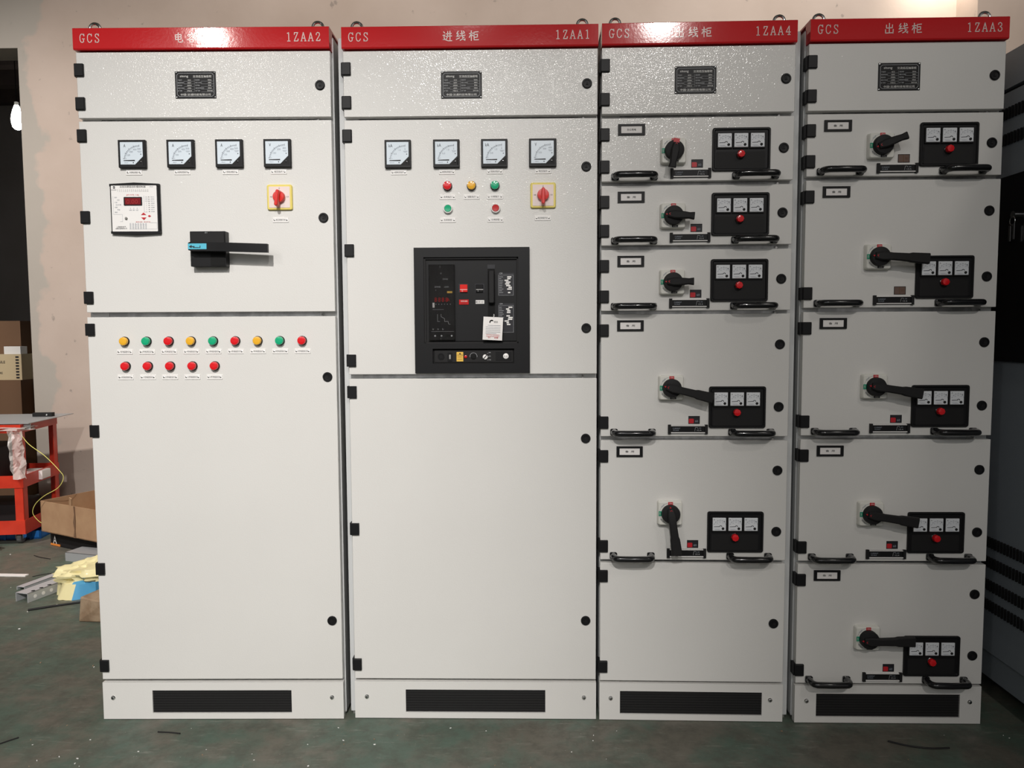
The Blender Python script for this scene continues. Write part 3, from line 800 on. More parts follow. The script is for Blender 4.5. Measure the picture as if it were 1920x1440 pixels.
# ------------------------------------------------------------------ cabinet builder
def cabinet(W, x0, y0, yaw, label, left_ext, right_ext, code, title, doors, gr_u, screws, eyes, plate_u, plate_z):
    t = thing('switchgear_cabinet', label, 'switchgear cabinet', (x0, y0, 0), yaw, 'row of low voltage switchgear cabinets')
    a, c = -left_ext, W + right_ext
    b = MB()
    yf = .028; yd = .80
    b.box(a, a + .0025, yf, yd, .012, 2.212, FRAMEP); b.box(c - .0025, c, yf, yd, .012, 2.212, FRAMEP)
    b.box(a, c, yd - .003, yd, .012, 2.212, FRAMEP)
    b.box(a, c, yf, yd, 2.209, 2.212, FRAMEP); b.box(a, c, yf, yd, .012, .016, FRAMEP)
    b.box(a + .0025, a + .060, yf, yf + .045, .016, 2.209, FRAMEP); b.box(c - .060, c - .0025, yf, yf + .045, .016, 2.209, FRAMEP)
    b.build('frame', t, smooth=0)
    # cross rails behind the gaps and feet under the frame
    zs = [(d['z0'], d['z1']) for d in doors]
    rails = [0.5 * (.128 + zs[-1][0])] + [0.5 * (zs[i][0] + zs[i + 1][1]) for i in range(len(zs) - 1)] + [2.172, .045]
    for z in rails:
        b = MB(); b.box(a + .060, c - .060, yf + .002, yf + .030, z - .03, z + .03, GALV)
        b.build('cross_rail', t, smooth=0)
    for ux in (a + .05, c - .05):
        for uy in (.07, .74):
            b = MB(); b.box(ux - .045, ux + .045, uy - .035, uy + .035, 0, .0125, STEEL); b.build('foot', t, smooth=0)
    # header with lettering
    b = MB(); hy = -.012
    b.rings([[(x, y, z) for x, z in ((0, z0_), (W, z0_), (W, z1_), (0, z1_))] for y, z0_, z1_ in ((.03, 2.166, 2.232), (hy + .002, 2.166, 2.232), (hy, 2.170, 2.230))], RED)
    b.box(0, W, .03, .20, 2.226, 2.232, RED)
    hd = b.build('header_panel', t, smooth=0)
    y = hy - .0003; hz = 2.2005
    lt = MB()
    for k, ch in enumerate('GCS'):
        lt.strokes(GLY[ch], .022 + k * .0235, hz - .0135, .027, .0155, y, PINKW, .0024)
    lt.build('series_lettering', hd, smooth=0)
    n0 = W - .133 if W > .7 else W - .128
    lt = MB()
    for k, ch in enumerate(code):
        lt.strokes(GLY[ch], n0 + k * .0228, hz - .0135, .027, .0155, y, PINKW, .0024)
    lt.build('number_lettering', hd, smooth=0)
    tc0 = (.315 if W > .7 else .222)
    lt = MB()
    for k, ch in enumerate(title):
        lt.strokes(KAI[ch], tc0 + k * .0415, hz - .0165, .032, .0315, y, PINKW, .0026, 10, 10)
    lt.build('title_lettering', hd, smooth=0)
    for u in eyes: put(EYE, 'lifting_eye', t, (u, .06, 2.256))
    # plinth
    b = MB(); gu, gz, gw, gh = gr_u, .0605, .463, .078; z1 = .127
    b.box(0, gu - gw / 2, 0, .022, .002, z1, PAINT); b.box(gu + gw / 2, W, 0, .022, .002, z1, PAINT)
    b.box(gu - gw / 2, gu + gw / 2, 0, .022, gz + gh / 2, z1, PAINT); b.box(gu - gw / 2, gu + gw / 2, 0, .022, .002, gz - gh / 2, PAINT)
    pl = b.build('plinth_panel', t, smooth=0)
    b = MB(); b.box(gu - gw / 2, gu + gw / 2, .006, .010, gz - gh / 2, gz + gh / 2, MESHM); b.box(gu - gw / 2, gu + gw / 2, .010, .014, gz - gh / 2, gz + gh / 2, DARK)
    for k in range(9):
        zz = gz - gh / 2 + gh * (k + .5) / 9; b.box(gu - gw / 2, gu + gw / 2, .0045, .006, zz - .0007, zz + .0007, BLKM)
    b.build('vent_grille', pl, smooth=0)
    for u in screws: put(SCREW, 'screw', pl, (u, 0, .075))
    # doors
    for i, d in enumerate(doors):
        w_ = W; b = MB(); z0, z1 = d['z0'], d['z1']
        o = None
        cxx = w_ / 2; czz = (z0 + z1) / 2
        b.rr(cxx, czz, w_ - .002, z1 - z0, .022, 0, .0015, PAINT, ch=.0012, seg=2)
        b.box(.012, w_ - .012, .022, .028, z0 + .010, z1 - .010, BLKM)   # gasket
        o = b.build('drawer_front' if d.get('drawer') else 'door', t)
        d['obj'] = o
        for z in d['hinges']: put(HINGE, 'hinge', o, (.010, 0, z))
        for (u, z) in d['locks']: put(LOCK, 'lock', o, (u, 0, z))
        if d.get('drawer'):
            dd = d['drawer']
            for u in (.104, .480): put(HANDLE, 'handle', o, (u, 0, z0 + .014))
            put(HOLD[dd['txt']], 'label_holder', o, (.094, 0, z1 - .036))
            put(SCALE, 'position_scale', o, (.279, 0, z0 + .023))
            put(dd['win'], 'flag_window', o, (.299, 0, z0 + .053))
            isolator(t, .2235, z0 + (.157 if z1 - z0 > .3 else .089), dd['ang'], dd['len'], dd.get('tab', False))
            mp = put(MPANEL, 'meter_panel', t, (.4345, 0, z0 + .094))
            for k in range(3): put(SMETER, 'ammeter', mp, (-.053 + k * .0505, 0, .0265))
            pl_ = put(DLB, 'pilot_light', mp, (-.003, 0, -.016)); put(DLL, 'lens', pl_)
    nameplate(t, plate_u, plate_z)
    for z in rails[1:-2]:
        b = MB(); b.tube([(W - .045, .030, z), (W - .045, .012, z - .002)], .0035, CHROME, 8)
        b.build('latch_bolt', t)
    return t


TOPZ = (1.960, 2.162)
HT = [2.107, 2.004]


def d_plain(z0, z1, hinges, locks): return dict(z0=z0, z1=z1, hinges=hinges, locks=locks)


def d_drawer(z0, z1, ang, ln, txt='备  用', win=None, tab=False):
    locks = [(.566, z1 - .097), (.566, z0 + .095)] if z1 - z0 > .3 else [(.566, z0 + .098)]
    return dict(z0=z0, z1=z1, hinges=[z1 - .051, z0 + .045], locks=locks, drawer=dict(ang=ang, len=ln, txt=txt, win=win or WINR, tab=tab))


A = cabinet(.80, -1.4146, -.0098, .0149,
            'leftmost tall grey cabinet, red header marked 1ZAA2, fourteen round lamps in two rows', 0.002, 0.003, '1ZAA2', '电容柜',
            [d_plain(*TOPZ, HT, [(.766, 2.057)]),
             d_plain(1.350, 1.950, [1.905, 1.651, 1.397], [(.768, 1.646)]),
             d_plain(.138, 1.335, [1.295, .967, .512, .185], [(.770, 1.140), (.768, .336)])],
            .396, (.034, .762), (.033, .748), .375, 2.060)
B = cabinet(.80, -.5779, .0085, .0007,
            'tall grey cabinet with a large black circuit breaker, red header marked 1ZAA1', 0.020, 0.0, '1ZAA1', '进线柜',
            [d_plain(*TOPZ, HT, [(.766, 2.055)]),
             d_plain(1.147, 1.950, [1.901, 1.543, 1.192], [(.764, 1.800), (.765, 1.293)]),
             d_plain(.137, 1.133, [1.090, .641, .186], [(.764, .938), (.765, .336)])],
            .401, (.040, .760), (.034, .755), .373, 2.055)
C = cabinet(.598, .2330, .0067, -.0139,
            'narrower grey cabinet marked 1ZAA4 with five drawers above a blank bottom door', 0.0, 0.022, '1ZAA4', '出线柜',
            [d_plain(*TOPZ, HT, [(.569, 2.060)]),
             d_drawer(1.752, 1.947, -100, .056, '办公用电', tab=True),
             d_drawer(1.553, 1.739, -5, .060),
             d_drawer(1.347, 1.539, 0, .060),
             d_drawer(.945, 1.336, -14, .128),
             d_drawer(.541, .932, -82, .128),
             d_plain(.135, .530, [.487, .183], [(.563, .332)])],
            .299, (.037, .557), (.047, .563), .291, 2.060)
D = cabinet(.600, .8685, -.0054, -.0032,
            'narrow grey cabinet marked 1ZAA3 at the right end, drawers down to the plinth', 0.003, 0.0, '1ZAA3', '出线柜',
            [d_plain(*TOPZ, HT, [(.567, 2.061)]),
             d_drawer(1.760, 1.950, 20, .066, win=WINB),
             d_drawer(1.353, 1.748, -4, .140, win=WINB),
             d_drawer(.948, 1.340, -9, .134),
             d_drawer(.541, .935, -9, .134),
             d_drawer(.135, .530, 1, .134)],
            .301, (.038, .564), (.050, .564), .277, 2.060)

# ------------------------------------------------------------------ instruments on the first cabinet
for k, (u, un, tx) in enumerate(((.171, 'A', 'A相电流指示'), (.324, 'A', 'B相电流指示'), (.477, 'A', 'C相电流指示'), (.629, 'V', '电压指示'))):
    big_meter(A, u, 1.8465, un, ('150', '300', '450', '500') if un == 'A' else ('150', '300', '450'))
    small_label(tx, A, u, 1.7905)
rotary_selector(A, .632, 1.710, 8); small_label('电压转换开关', A, .632, 1.640)
cols = [LYEL, LGRN, LRED, LYEL, LGRN, LRED, LYEL, LGRN, LRED]
for k, c_ in enumerate(cols):
    pilot(A, .1205 + .0714 * k, 1.2575, c_); small_label('%d号电容投切' % (k + 1), A, .1185 + .0716 * k, 1.2235)
for k in range(5):
    pilot(A, .1215 + .0718 * k, 1.1775, LRED); small_label('%d号电容投切' % (k + 10), A, .1185 + .0718 * k, 1.1415)
# compensation controller
b = MB(); b.rr(0, 0, .157, .156, 0, -.010, .003, BLK, ch=.002)
for s in (-1, 1):
    b.poly([(-.0785, s * .0775), (0, s * .0815), (.0785, s * .0775), (.0785, s * .07), (-.0785, s * .07)], -.001, -.0118, BLK)
ct = b.build('power_factor_controller', A, (.174, 0, 1.676))
# face coordinates: crop pixels (0..1440 for 110 px) -> metres
def fc(x, y): return ((x - 690) * .157 / 1190, (735 - y) * .157 / 1190)
b = MB(); b.rr(-.001, .0005, .144, .143, -.0095, -.0125, .002, LABEL)
y = -.0127
b.box(*[fc(190, 0)[0], fc(235, 0)[0]], y - .0002, y, fc(0, 262)[1], fc(0, 205)[1], INK); b.box(fc(200, 0)[0], fc(222, 0)[0], y - .0004, y, fc(0, 245)[1], fc(0, 232)[1], LABEL)
b.text('HUAIKE', *fc(205, 292), .0028, y - .0003, INK, w=.016)
b.text('无功功率自动补偿控制器', *fc(660, 218), .0062, y - .0003, INK, w=.082)
b.text('RS232', *fc(1110, 218), .0030, y - .0003, INKG)
for k in range(16):
    b.text(str(k + 1), *fc(300 + k * 48, 322), .0030, y - .0003, INK); b.lathe(*fc(300 + k * 48, 290), [(.0009, y), (.0009, y - .0003)], INK, 6)
b.text('JKW5-16J', *fc(650, 415), .0052, y - .0003, INKR, w=.040)
for k, t_ in enumerate(('延时', '过压', '欠流', '投切门限', '切除', '手动', '自动')): b.text(t_, *fc(245 + (k % 2) * 60, 470 + k * 58), .0040, y - .0003, INKG)
for k in range(8):
    b.lathe(*fc(1040, 462 + k * 49), [(.0014, y), (.0014, y - .0005)], INK, 8); b.text('功率因数' if k % 2 else '电压(V)', *fc(1125, 462 + k * 49), .0032, y - .0003, INKG, w=.012)
    b.text('COS' if k < 3 else 'V', *fc(980, 462 + k * 49), .0030, y - .0003, INKG)
b.line([fc(920, 430), fc(920, 820), fc(985, 820)], .0006, y, INKG); b.line([fc(180, 440), fc(180, 870), fc(390, 870), fc(390, 1040), fc(330, 1040)], .0005, y, INKG)
for k, t_ in enumerate(('超前', '滞后', '过压')): b.text(t_, *fc(590 + k * 80, 770), .0036, y - .0003, INKG); b.lathe(*fc(590 + k * 80, 728), [(.0010, y), (.0010, y - .0003)], INK, 6)
b.poly([fc(840, 885), fc(900, 830), fc(965, 885)][::-1], y, y - .001, TABR); b.poly([fc(840, 945), fc(965, 945), fc(905, 1005)], y, y - .001, TABR)
b.poly([fc(1000, 912), fc(1040, 888), fc(1080, 912), fc(1040, 936)][::-1], y, y - .001, TABR)
b.text('参数设定  自动手动', *fc(880, 1050), .0036, y - .0003, INKR, w=.046)
for k in range(7):
    for j in range(8): b.line([fc(560 + k * 62, 1085 + j * 19), fc(590 + k * 62 + (j * k % 3) * 4, 1085 + j * 19)], .0010, y, INKG)
b.line([fc(1040, 1070), fc(1215, 1070), fc(1215, 1220), fc(545, 1220)], .0005, y, INKG)
b.text('上海威能电气', *fc(350, 1165), .0042, y - .0003, INK, w=.030); b.text('成套设备有限公司', *fc(350, 1205), .0042, y - .0003, INK, w=.036)
b.build('face_plate', ct, smooth=0)
x0_, z0_ = fc(655, 562); b = MB(); b.rr(x0_, z0_, .058, .027, -.012, -.0135, .002, BLKG); b.rr(x0_, z0_, .050, .020, -.0135, -.0138, .001, LCD); b.text('0.00', x0_ - .002, z0_ - .001, .013, -.0141, LCDD, w=.036); b.build('display', ct)
b = MB(); b.lathe(*fc(485, 965), [(.0042, -.012), (.0042, -.016), (.002, -.018)], STEEL, 14); b.build('screw', ct)
# big isolator handle
b = MB(); b.rr(0, 0, .112, .110, 0, -.030, .002, BLK, ch=.001)
b.rr(0, .018, .106, .062, -.029, -.034, .002, BLKM); b.rr(.030, -.032, .045, .040, -.029, -.0315, .002, DARK)
b.text('O-I', -.003, .050, .004, -.0345, INKL)
iso = b.build('isolator_switch', A, (.409, 0, 1.547))
b = MB()
R = []
for x, z, h, yb, yf in ((-.053, .0055, .0115, -.036, -.052), (-.040, .0055, .0145, -.034, -.060), (.050, .0030, .0135, -.034, -.060), (.060, .0030, .0135, -.046, -.062), (.198, -.0020, .0132, -.050, -.064)):
    R.append([(x, yb, z - h), (x, yb, z + h), (x, yf, z + h), (x, yf, z - h)])
b.rings(R, BLK); b.build('lever', iso)
b = MB(); b.box(-.050, .008, -.0612, -.0595, -.004, .0135, BLUEP)
b.line([(-.043, .004), (-.030, .004)], .003, -.0612, INK); b.poly([(-.047, .004), (-.038, .009), (-.038, -.001)], -.0612, -.0618, INK); b.line([(-.034, .001), (-.012, .001), (-.012, .006)], .0022, -.0612, INK)
o_ = b.build('sticker', iso, smooth=0); o_['label'] = 'blue sticker with a black arrow'

# ------------------------------------------------------------------ instruments on the second cabinet
for k, (u, un, tx) in enumerate(((.171, 'kA', 'A相电流指示'), (.324, 'kA', 'B相电流指示'), (.475, 'kA', 'C相电流指示'), (.627, 'V', '电压指示'))):
    big_meter(B, u, 1.8425, un, ('0.5', '1.5', '2') if un == 'kA' else ('150', '300', '450'), w=.083)
    small_label(tx, B, u + .001, 1.787)
rotary_selector(B, .628, 1.711, 0); small_label('电压转换开关', B, .627, 1.641)
for u, z, c_, t_ in ((.326, 1.743, LRED, '合闸指示'), (.402, 1.743, LYEL, '储能指示'), (.476, 1.743, LGRN, '分闸指示')):
    pilot(B, u, z, c_); small_label(t_, B, u, 1.709)
for u, z, c_, t_ in ((.327, 1.672, LGRN, '合闸按钮'), (.478, 1.672, LRED2, '分闸按钮')):
    pilot(B, u, z, c_, WHT, True); small_label(t_, B, u - .001, 1.637)


# air circuit breaker; crop coordinates -> cabinet coordinates
def ac(x, y): return ((x - 697) * .0003058, (734 - y) * .000305)


def abox(b, x0, y0, x1, y1, yb, yf, m_):
    a_ = ac(x0, y0); c_ = ac(x1, y1); b.box(a_[0], c_[0], yf, yb, c_[1], a_[1], m_)


b = MB(); W_, H_ = .367, .399
# bezel with two openings
for (x0, y0, x1, y1) in ((97, 80, 197, 1388), (1180, 80, 1297, 1388), (197, 80, 1180, 180), (197, 1075, 1180, 1130), (197, 1285, 1180, 1388), (197, 1130, 283, 1285), (1135, 1130, 1180, 1285)):
    abox(b, x0, y0, x1, y1, 0, -.014, BLK)
for (x0, y0, x1, y1) in ((197, 180, 215, 1075), (1165, 180, 1180, 1075), (197, 180, 1180, 200), (197, 1060, 1180, 1075)): abox(b, x0, y0, x1, y1, 0, -.008, BLKM)
acb = b.build('circuit_breaker', B, (.401, 0, 1.350), smooth=0)
b = MB(); abox(b, 197, 180, 1180, 1075, -.0005, -.002, BLKM); abox(b, 236, 225, 1160, 1050, -.002, -.006, BLK)
b.build('front_cover', acb, smooth=0)
b = MB(); y = -.0065
abox(b, 255, 262, 515, 1035, -.006, y, BLKM)
for i, (x, yy, s) in enumerate(((375, 345, 'o'), (420, 405, 'SW45'), (340, 485, 'DW45'), (430, 485, '-2000'), (320, 518, 'i'))): b.text(s, *ac(x, yy), .0048, y - .0003, INKL)
abox(b, 438, 530, 492, 550, y, y - .001, YTAG)
for k in range(4): b.text('8', *ac(318 + k * 38, 618), .014, y - .0004, LRED2, w=.008)
b.text('A', *ac(448, 618), .010, y - .0004, LRED2)
abox(b, 285, 650, 305, 700, y, y - .002, LABEL)
for k in range(6):
    b.lathe(*ac(320 + 30 * k, 665), [(.0012, y), (.0012, y - .0003)], INKL, 6)
b.line([ac(285, 720), ac(400, 720)], .0006, y, INKL)
b.line([ac(335, 770), ac(335, 845), ac(358, 845)], .0010, y, INKL)
b.line([ac(372, 770), ac(372, 795), ac(408, 815), ac(408, 845), ac(445, 845), ac(450, 872), ac(468, 875)], .0010, y, INKL)
for x in (290, 342, 392): b.text('Ir', *ac(x, 925), .0055, y - .0003, INKL)
b.line([ac(270, 950), ac(505, 950)], .0006, y, INKL)
for x in (308, 375, 482): b.lathe(*ac(x, 995), [(.0030, y), (.0030, y - .001), (.001, y - .0015)], INKL, 10)
abox(b, 420, 982, 458, 1010, y, y - .001, DARK)
b.build('trip_unit', acb, smooth=0)
b = MB(); a_ = ac(385, 648); b.frame(a_[0], a_[1], .0825, .239, .002, -.006, -.017, GLASS)
b.rr(a_[0], a_[1], .0825, .239, -.0165, -.0180, .003, GLASS); b.lathe(*ac(370, 282), [(.0035, -.017), (.0035, -.0195), (.001, -.020)], BLKM, 10); b.lathe(*ac(370, 1025), [(.003, -.017), (.003, -.0195), (.001, -.020)], BLKM, 10)
o_ = b.build('clear_cover', acb); o_['label'] = 'clear plastic cover over the trip unit'
b = MB(); abox(b, 560, 455, 658, 548, -.006, -.007, INK); b.rr(*ac(612, 502), .024, .024, -.006, -.012, .002, REDP, ch=.001); b.line([ac(575, 515), ac(650, 515)], .0012, -.0121, LABEL); b.text('O', *ac(598, 530), .004, -.0124, LABEL); b.build('off_button', acb)
b = MB(); abox(b, 730, 455, 825, 548, -.006, -.007, INK); b.rr(*ac(776, 502), .024, .024, -.006, -.012, .002, BLKG, ch=.001); b.line([ac(742, 515), ac(815, 515)], .0012, -.0121, LABEL); b.text('I', *ac(762, 530), .004, -.0124, LABEL); b.build('on_button', acb)
b = MB(); abox(b, 563, 618, 662, 670, -.006, -.0085, LRED2); b.text('弹簧储能', *ac(615, 635), .0045, -.0089, PINKW, w=.022); b.text('CHARGED', *ac(610, 658), .003, -.0089, INK, w=.020); b.build('charge_indicator', acb, smooth=0)
b = MB(); abox(b, 735, 625, 825, 663, -.006, -.0085, LABEL); b.text('断开', *ac(762, 645), .0075, -.0089, INK); b.text('分', *ac(803, 645), .0075, -.0089, INK); b.build('state_indicator', acb, smooth=0)
b = MB(); abox(b, 860, 258, 938, 300, -.006, -.0075, INK); abox(b, 862, 300, 936, 800, -.006, -.0070, DARK)
p0 = ac(900, 318); p1 = ac(905, 790); b.rr((p0[0] + p1[0]) / 2, (p0[1] + p1[1]) / 2 + .02, .0195, .105, -.006, -.024, .006, BLKM, ch=.003)
b.build('charging_handle', acb)
for (ya, yb_, nm, rows) in ((345, 580, 'rating_plate', 10), (660, 965, 'data_plate', 14)):
    b = MB(); abox(b, 968, ya, 1135, yb_, -.006, -.0066, INK); yy = -.0067
    b.line([ac(975, ya + 22), ac(1128, ya + 22), ac(1128, yb_ - 4), ac(975, yb_ - 4), ac(975, ya + 22)], .0004, yy, INKL)
    rs = random.Random(rows)
    b.text('CM', *ac(1000, ya + 4), .0045, yy - .0003, INKL)
    for k in range(rows):
        zz = ya + 40 + k * (yb_ - ya - 55) / rows
        b.line([ac(982, zz), ac(982 + rs.randint(20, 45), zz)], .0010, yy, INKL)
        if rs.random() < .85:
            xa = rs.randint(1035, 1080); abox(b, xa, zz - 6, xa + rs.randint(25, 50), zz + 7, yy, yy - .0005, LABEL)
    b.build(nm, acb, smooth=0)
# lower strip of the breaker
b = MB(); abox(b, 283, 1130, 1135, 1285, -.0005, -.003, DARK); abox(b, 300, 1150, 1120, 1272, -.003, -.005, BLKM)
b.build('control_strip', acb, smooth=0)
b = MB(); b.lathe(*ac(367, 1212), [(.011, -.005), (.011, -.007), (.008, -.007), (.007, -.0055)], BLKG, 20); b.build('socket', acb)
b = MB(); b.rr(*ac(460, 1218), .016, .028, -.005, -.007, .002, BLKG); b.rr(*ac(461, 1216), .005, .014, -.007, -.009, .001, STEEL); b.build('slide_latch', acb)
b = MB(); abox(b, 530, 1165, 600, 1265, -.005, -.0075, YTAG); b.text('CAUTION', *ac(566, 1198), .0040, -.0079, INK, w=.018); b.poly([ac(555, 1190), ac(566, 1172), ac(578, 1190)][::-1], -.0075, -.008, INK)
for k in range(2): b.line([ac(540, 1218 + 24 * k), ac(588, 1218 + 24 * k)], .0008, -.0076, INK)
o_ = b.build('warning_tag', acb, smooth=0)
b = MB(); b.lathe(*ac(625, 1215), [(.0048, -.005), (.0048, -.008), (.002, -.009)], LRED2, 14); b.build('test_button', acb)
b = MB(); b.lathe(*ac(707, 1212), [(.0088, -.005), (.0086, -.008), (.004, -.009)], DARK, 20); c_ = ac(707, 1212); b.line(arc_pts(c_[0], c_[1], .0115, -10, 190, 16), .0008, -.0051, INKL); b.build('key_lock', acb)
b = MB(); b.lathe(*ac(830, 1218), [(.0080, -.005), (.0078, -.009), (.003, -.010)], LABEL, 20); c_ = ac(830, 1218); b.line([(c_[0] - .005, c_[1] - .006), (c_[0] + .005, c_[1] + .006)], .0025, -.0101, INK)
for k in range(3):
    b.line([ac(850 + (k == 1) * 8, 1185 + 32 * k), ac(862 + (k == 1) * 8, 1178 + 36 * k)], .0007, -.0051, INKL); b.text(('连接', '试验', '分离')[k], *ac(878, 1172 + 38 * k), .0032, -.0055, INKL)
b.build('position_selector', acb)
b = MB(); abox(b, 940, 1165, 1105, 1255, -.005, -.0065, BLKG); b.lathe(*ac(1047, 1210), [(.0088, -.0065), (.0088, -.0095), (.006, -.011)], LABEL, 22)
for s in (-12, 10): b.lathe(*ac(1047 + s, 1210), [(.0013, -.011), (.0013, -.0115)], INK, 8)
b.build('key_socket', acb)
# scuffs and bolt of the doors are left in the paint; paper tag hangs from the breaker
tg = thing('paper_tag', 'white paper tag with black and red print hanging from the black circuit breaker', 'tag')
yaw = .0007
bx, by = -.5779 + .401, .0085 - .026
ctr = ac(915, 922)
tg.location = (bx + ctr[0], by, 1.350 + ctr[1]); tg.rotation_euler = (0, math.radians(3), 0)
b = MB(); w, h = .062, .073; n = 8
vs_ = []
for i in range(n + 1):
    z = h / 2 - h * i / n
    for x in (-w / 2, w / 2): vs_.append((x, -.0018 * math.sin(PI * i / n), z))
vs2 = [(x, y + .0006, z) for x, y, z in vs_]; m0 = len(vs_)
b.add(vs_ + vs2, [(2 * i, 2 * i + 2, 2 * i + 3, 2 * i + 1) for i in range(n)] + [(m0 + 2 * i, m0 + 2 * i + 1, m0 + 2 * i + 3, m0 + 2 * i + 2) for i in range(n)], PAPER)
y = -.0024
b.line(arc_pts(-.004, .020, .006, 60, 190, 8), .003, y, INK); b.text('提示', .009, .0215, .006, y - .0003, INK)
for k in range(6): b.line([(-.022 - (k == 0) * -.006, .010 - k * .0052), (.024 - (k == 5) * .012, .0105 - k * .0052)], .0009, y, INKG)
for k in range(2): b.line([(-.020, -.020 - .005 * k), (.022, -.0195 - .005 * k)], .0008, y, INKR)
b.text('合格', .012, -.028, .006, y - .0003, INKR); b.text('QC', -.010, -.028, .005, y - .0003, INKR)
b.build('card', tg)
b = MB(); b.tube([(.001, -.002, .034), (.0, .001, .041), (.001, .010, .046), (.003, .004, .042), (.001, -.002, .034)], .0006, LABEL, 6); b.build('string', tg)

# ------------------------------------------------------------------ blue-grey switchboard standing at right angles
sb = thing('switchboard', 'blue-grey switchboard with black glass band and slot vents, side-on at the right edge', 'switchboard', (1.60, -0.9, 0))
b = MB(); X = 0.0; Y1 = 3.2
b.box(.004, .8, 0, Y1, .16, 2.07, SWB); b.box(0, .8, -.005, Y1 + .005, 2.082, 2.20, SWB); b.box(.02, .78, .02, Y1 - .02, 2.07, 2.082, SLOTM)
b.build('body', sb, smooth=0)
b = MB(); b.box(.02, .8, .01, Y1 - .01, .06, .15, SWB); b.build('plinth_rail', sb, smooth=0)
for yy in (.1, 1.6, 3.0):
    b = MB(); b.box(.1, .2, yy, yy + .1, 0, .06, BLKM); b.build('foot', sb, smooth=0)
b = MB(); b.box(-.004, .004, .02, Y1 - .02, 1.175, 1.79, SWBK); b.build('glass_band', sb, smooth=0)
for zc in (2.000, 1.915, .545, .475, .395, .325):
    b = MB(); k = 0; yy = .06
    while yy < Y1 - .06:
        b.box(-.0015, .006, yy, yy + .007, zc - .019, zc + .019, SLOTM)
        yy += .017
    b.build('vent_row', sb, smooth=0)
b = MB(); yk = 1.03 - .02
b.tube([(-.004, yk, 1.655), (-.02, yk, 1.655)], .012, CHROME, 12); b.tube([(-.02, yk + .014 * math.cos(a), 1.635 + .014 * math.sin(a)) for a in [2 * PI * k / 12 for k in range(12)]], .0015, CHROME, 6, True)
b.box(-.022, -.019, yk - .012, yk - .004, 1.575, 1.625, CHROME); b.box(-.024, -.021, yk + .004, yk + .013, 1.57, 1.62, CHROME)
b.build('lock', sb)

# ------------------------------------------------------------------ red workshop trolley
tr = thing('tool_trolley', 'red steel three-tier workshop trolley at the left edge, grey sheet on top', 'trolley', (-3.06, 2.07, 0), math.radians(8))
TW, TD = 1.0, .46
for x in (0, -TW):
    for y_ in (0, TD):
        b = MB(); sx = -1 if x == 0 else 1; sy = 1 if y_ == 0 else -1
        b.box(min(x, x + sx * .05), max(x, x + sx * .05), min(y_, y_ + sy * .004), max(y_, y_ + sy * .004), .075, .72, TROL)
        b.box(min(x, x + sx * .004), max(x, x + sx * .004), min(y_, y_ + sy * .05), max(y_, y_ + sy * .05), .075, .72, TROL)
        b.build('leg', tr, smooth=0)
for (zt, dp) in ((.735, .05), (.425, .075), (.150, .085)):
    b = MB(); b.box(-TW + .006, -.006, .006, TD - .006, zt - dp + .01, zt - dp + .014, TROL)
    b.box(-TW - .003, .003, -.004, .0, zt - dp, zt, TROL); b.box(-TW - .003, .003, TD, TD + .004, zt - dp, zt, TROL)
    b.box(.0, .004, 0, TD, zt - dp, zt, TROL); b.box(-TW - .004, -TW, 0, TD, zt - dp, zt, TROL)
    b.build('shelf', tr, smooth=0)
for x in (-.05, -TW + .05):
    for y_ in (.05, TD - .05):
        b = MB(); b.box(x - .022, x - .018, y_ - .02, y_ + .02, .030, .065, CHROME); b.box(x + .018, x + .022, y_ - .02, y_ + .02, .030, .065, CHROME); b.box(x - .03, x + .03, y_ - .03, y_ + .03, .062, .067, CHROME)
        cs = b.build('caster', tr, smooth=0)
        b = MB(); w_ = MB(); w_.lathe(0, 0, [(.018, .014), (.030, .014), (.034, .009), (.034, -.009), (.030, -.014), (.018, -.014)], RUB, 20)
        w_.build('wheel', cs, (x, y_, .0345), (0, 0, PI / 2))

o_ = MB(); o_.obox((0, 0, 0), (1.25, .56, .004), (0, 0, 0), GSHEET); o_.box(.560, .625, -.26, -.255, -.035, .0, GSHEET)
s = tag(o_.build('steel_sheet', None, (-3.67, 2.30, .7395), (0, 0, math.radians(6)), smooth=0), 'thin grey steel sheet lying across the top of the red trolley', 'metal sheet')
b = MB(); b.box(-.06, .06, -.02, .02, -.012, .012, BLKM); b.lathe(.03, .0, [(.006, -.02), (.006, -.024), (.002, -.025)], CHROME, 10)
tag(b.build('black_bracket', None, (-3.165, 2.46, .7545), (0, 0, math.radians(6)), smooth=0), 'small black bracket on the right corner of the grey sheet', 'bracket')


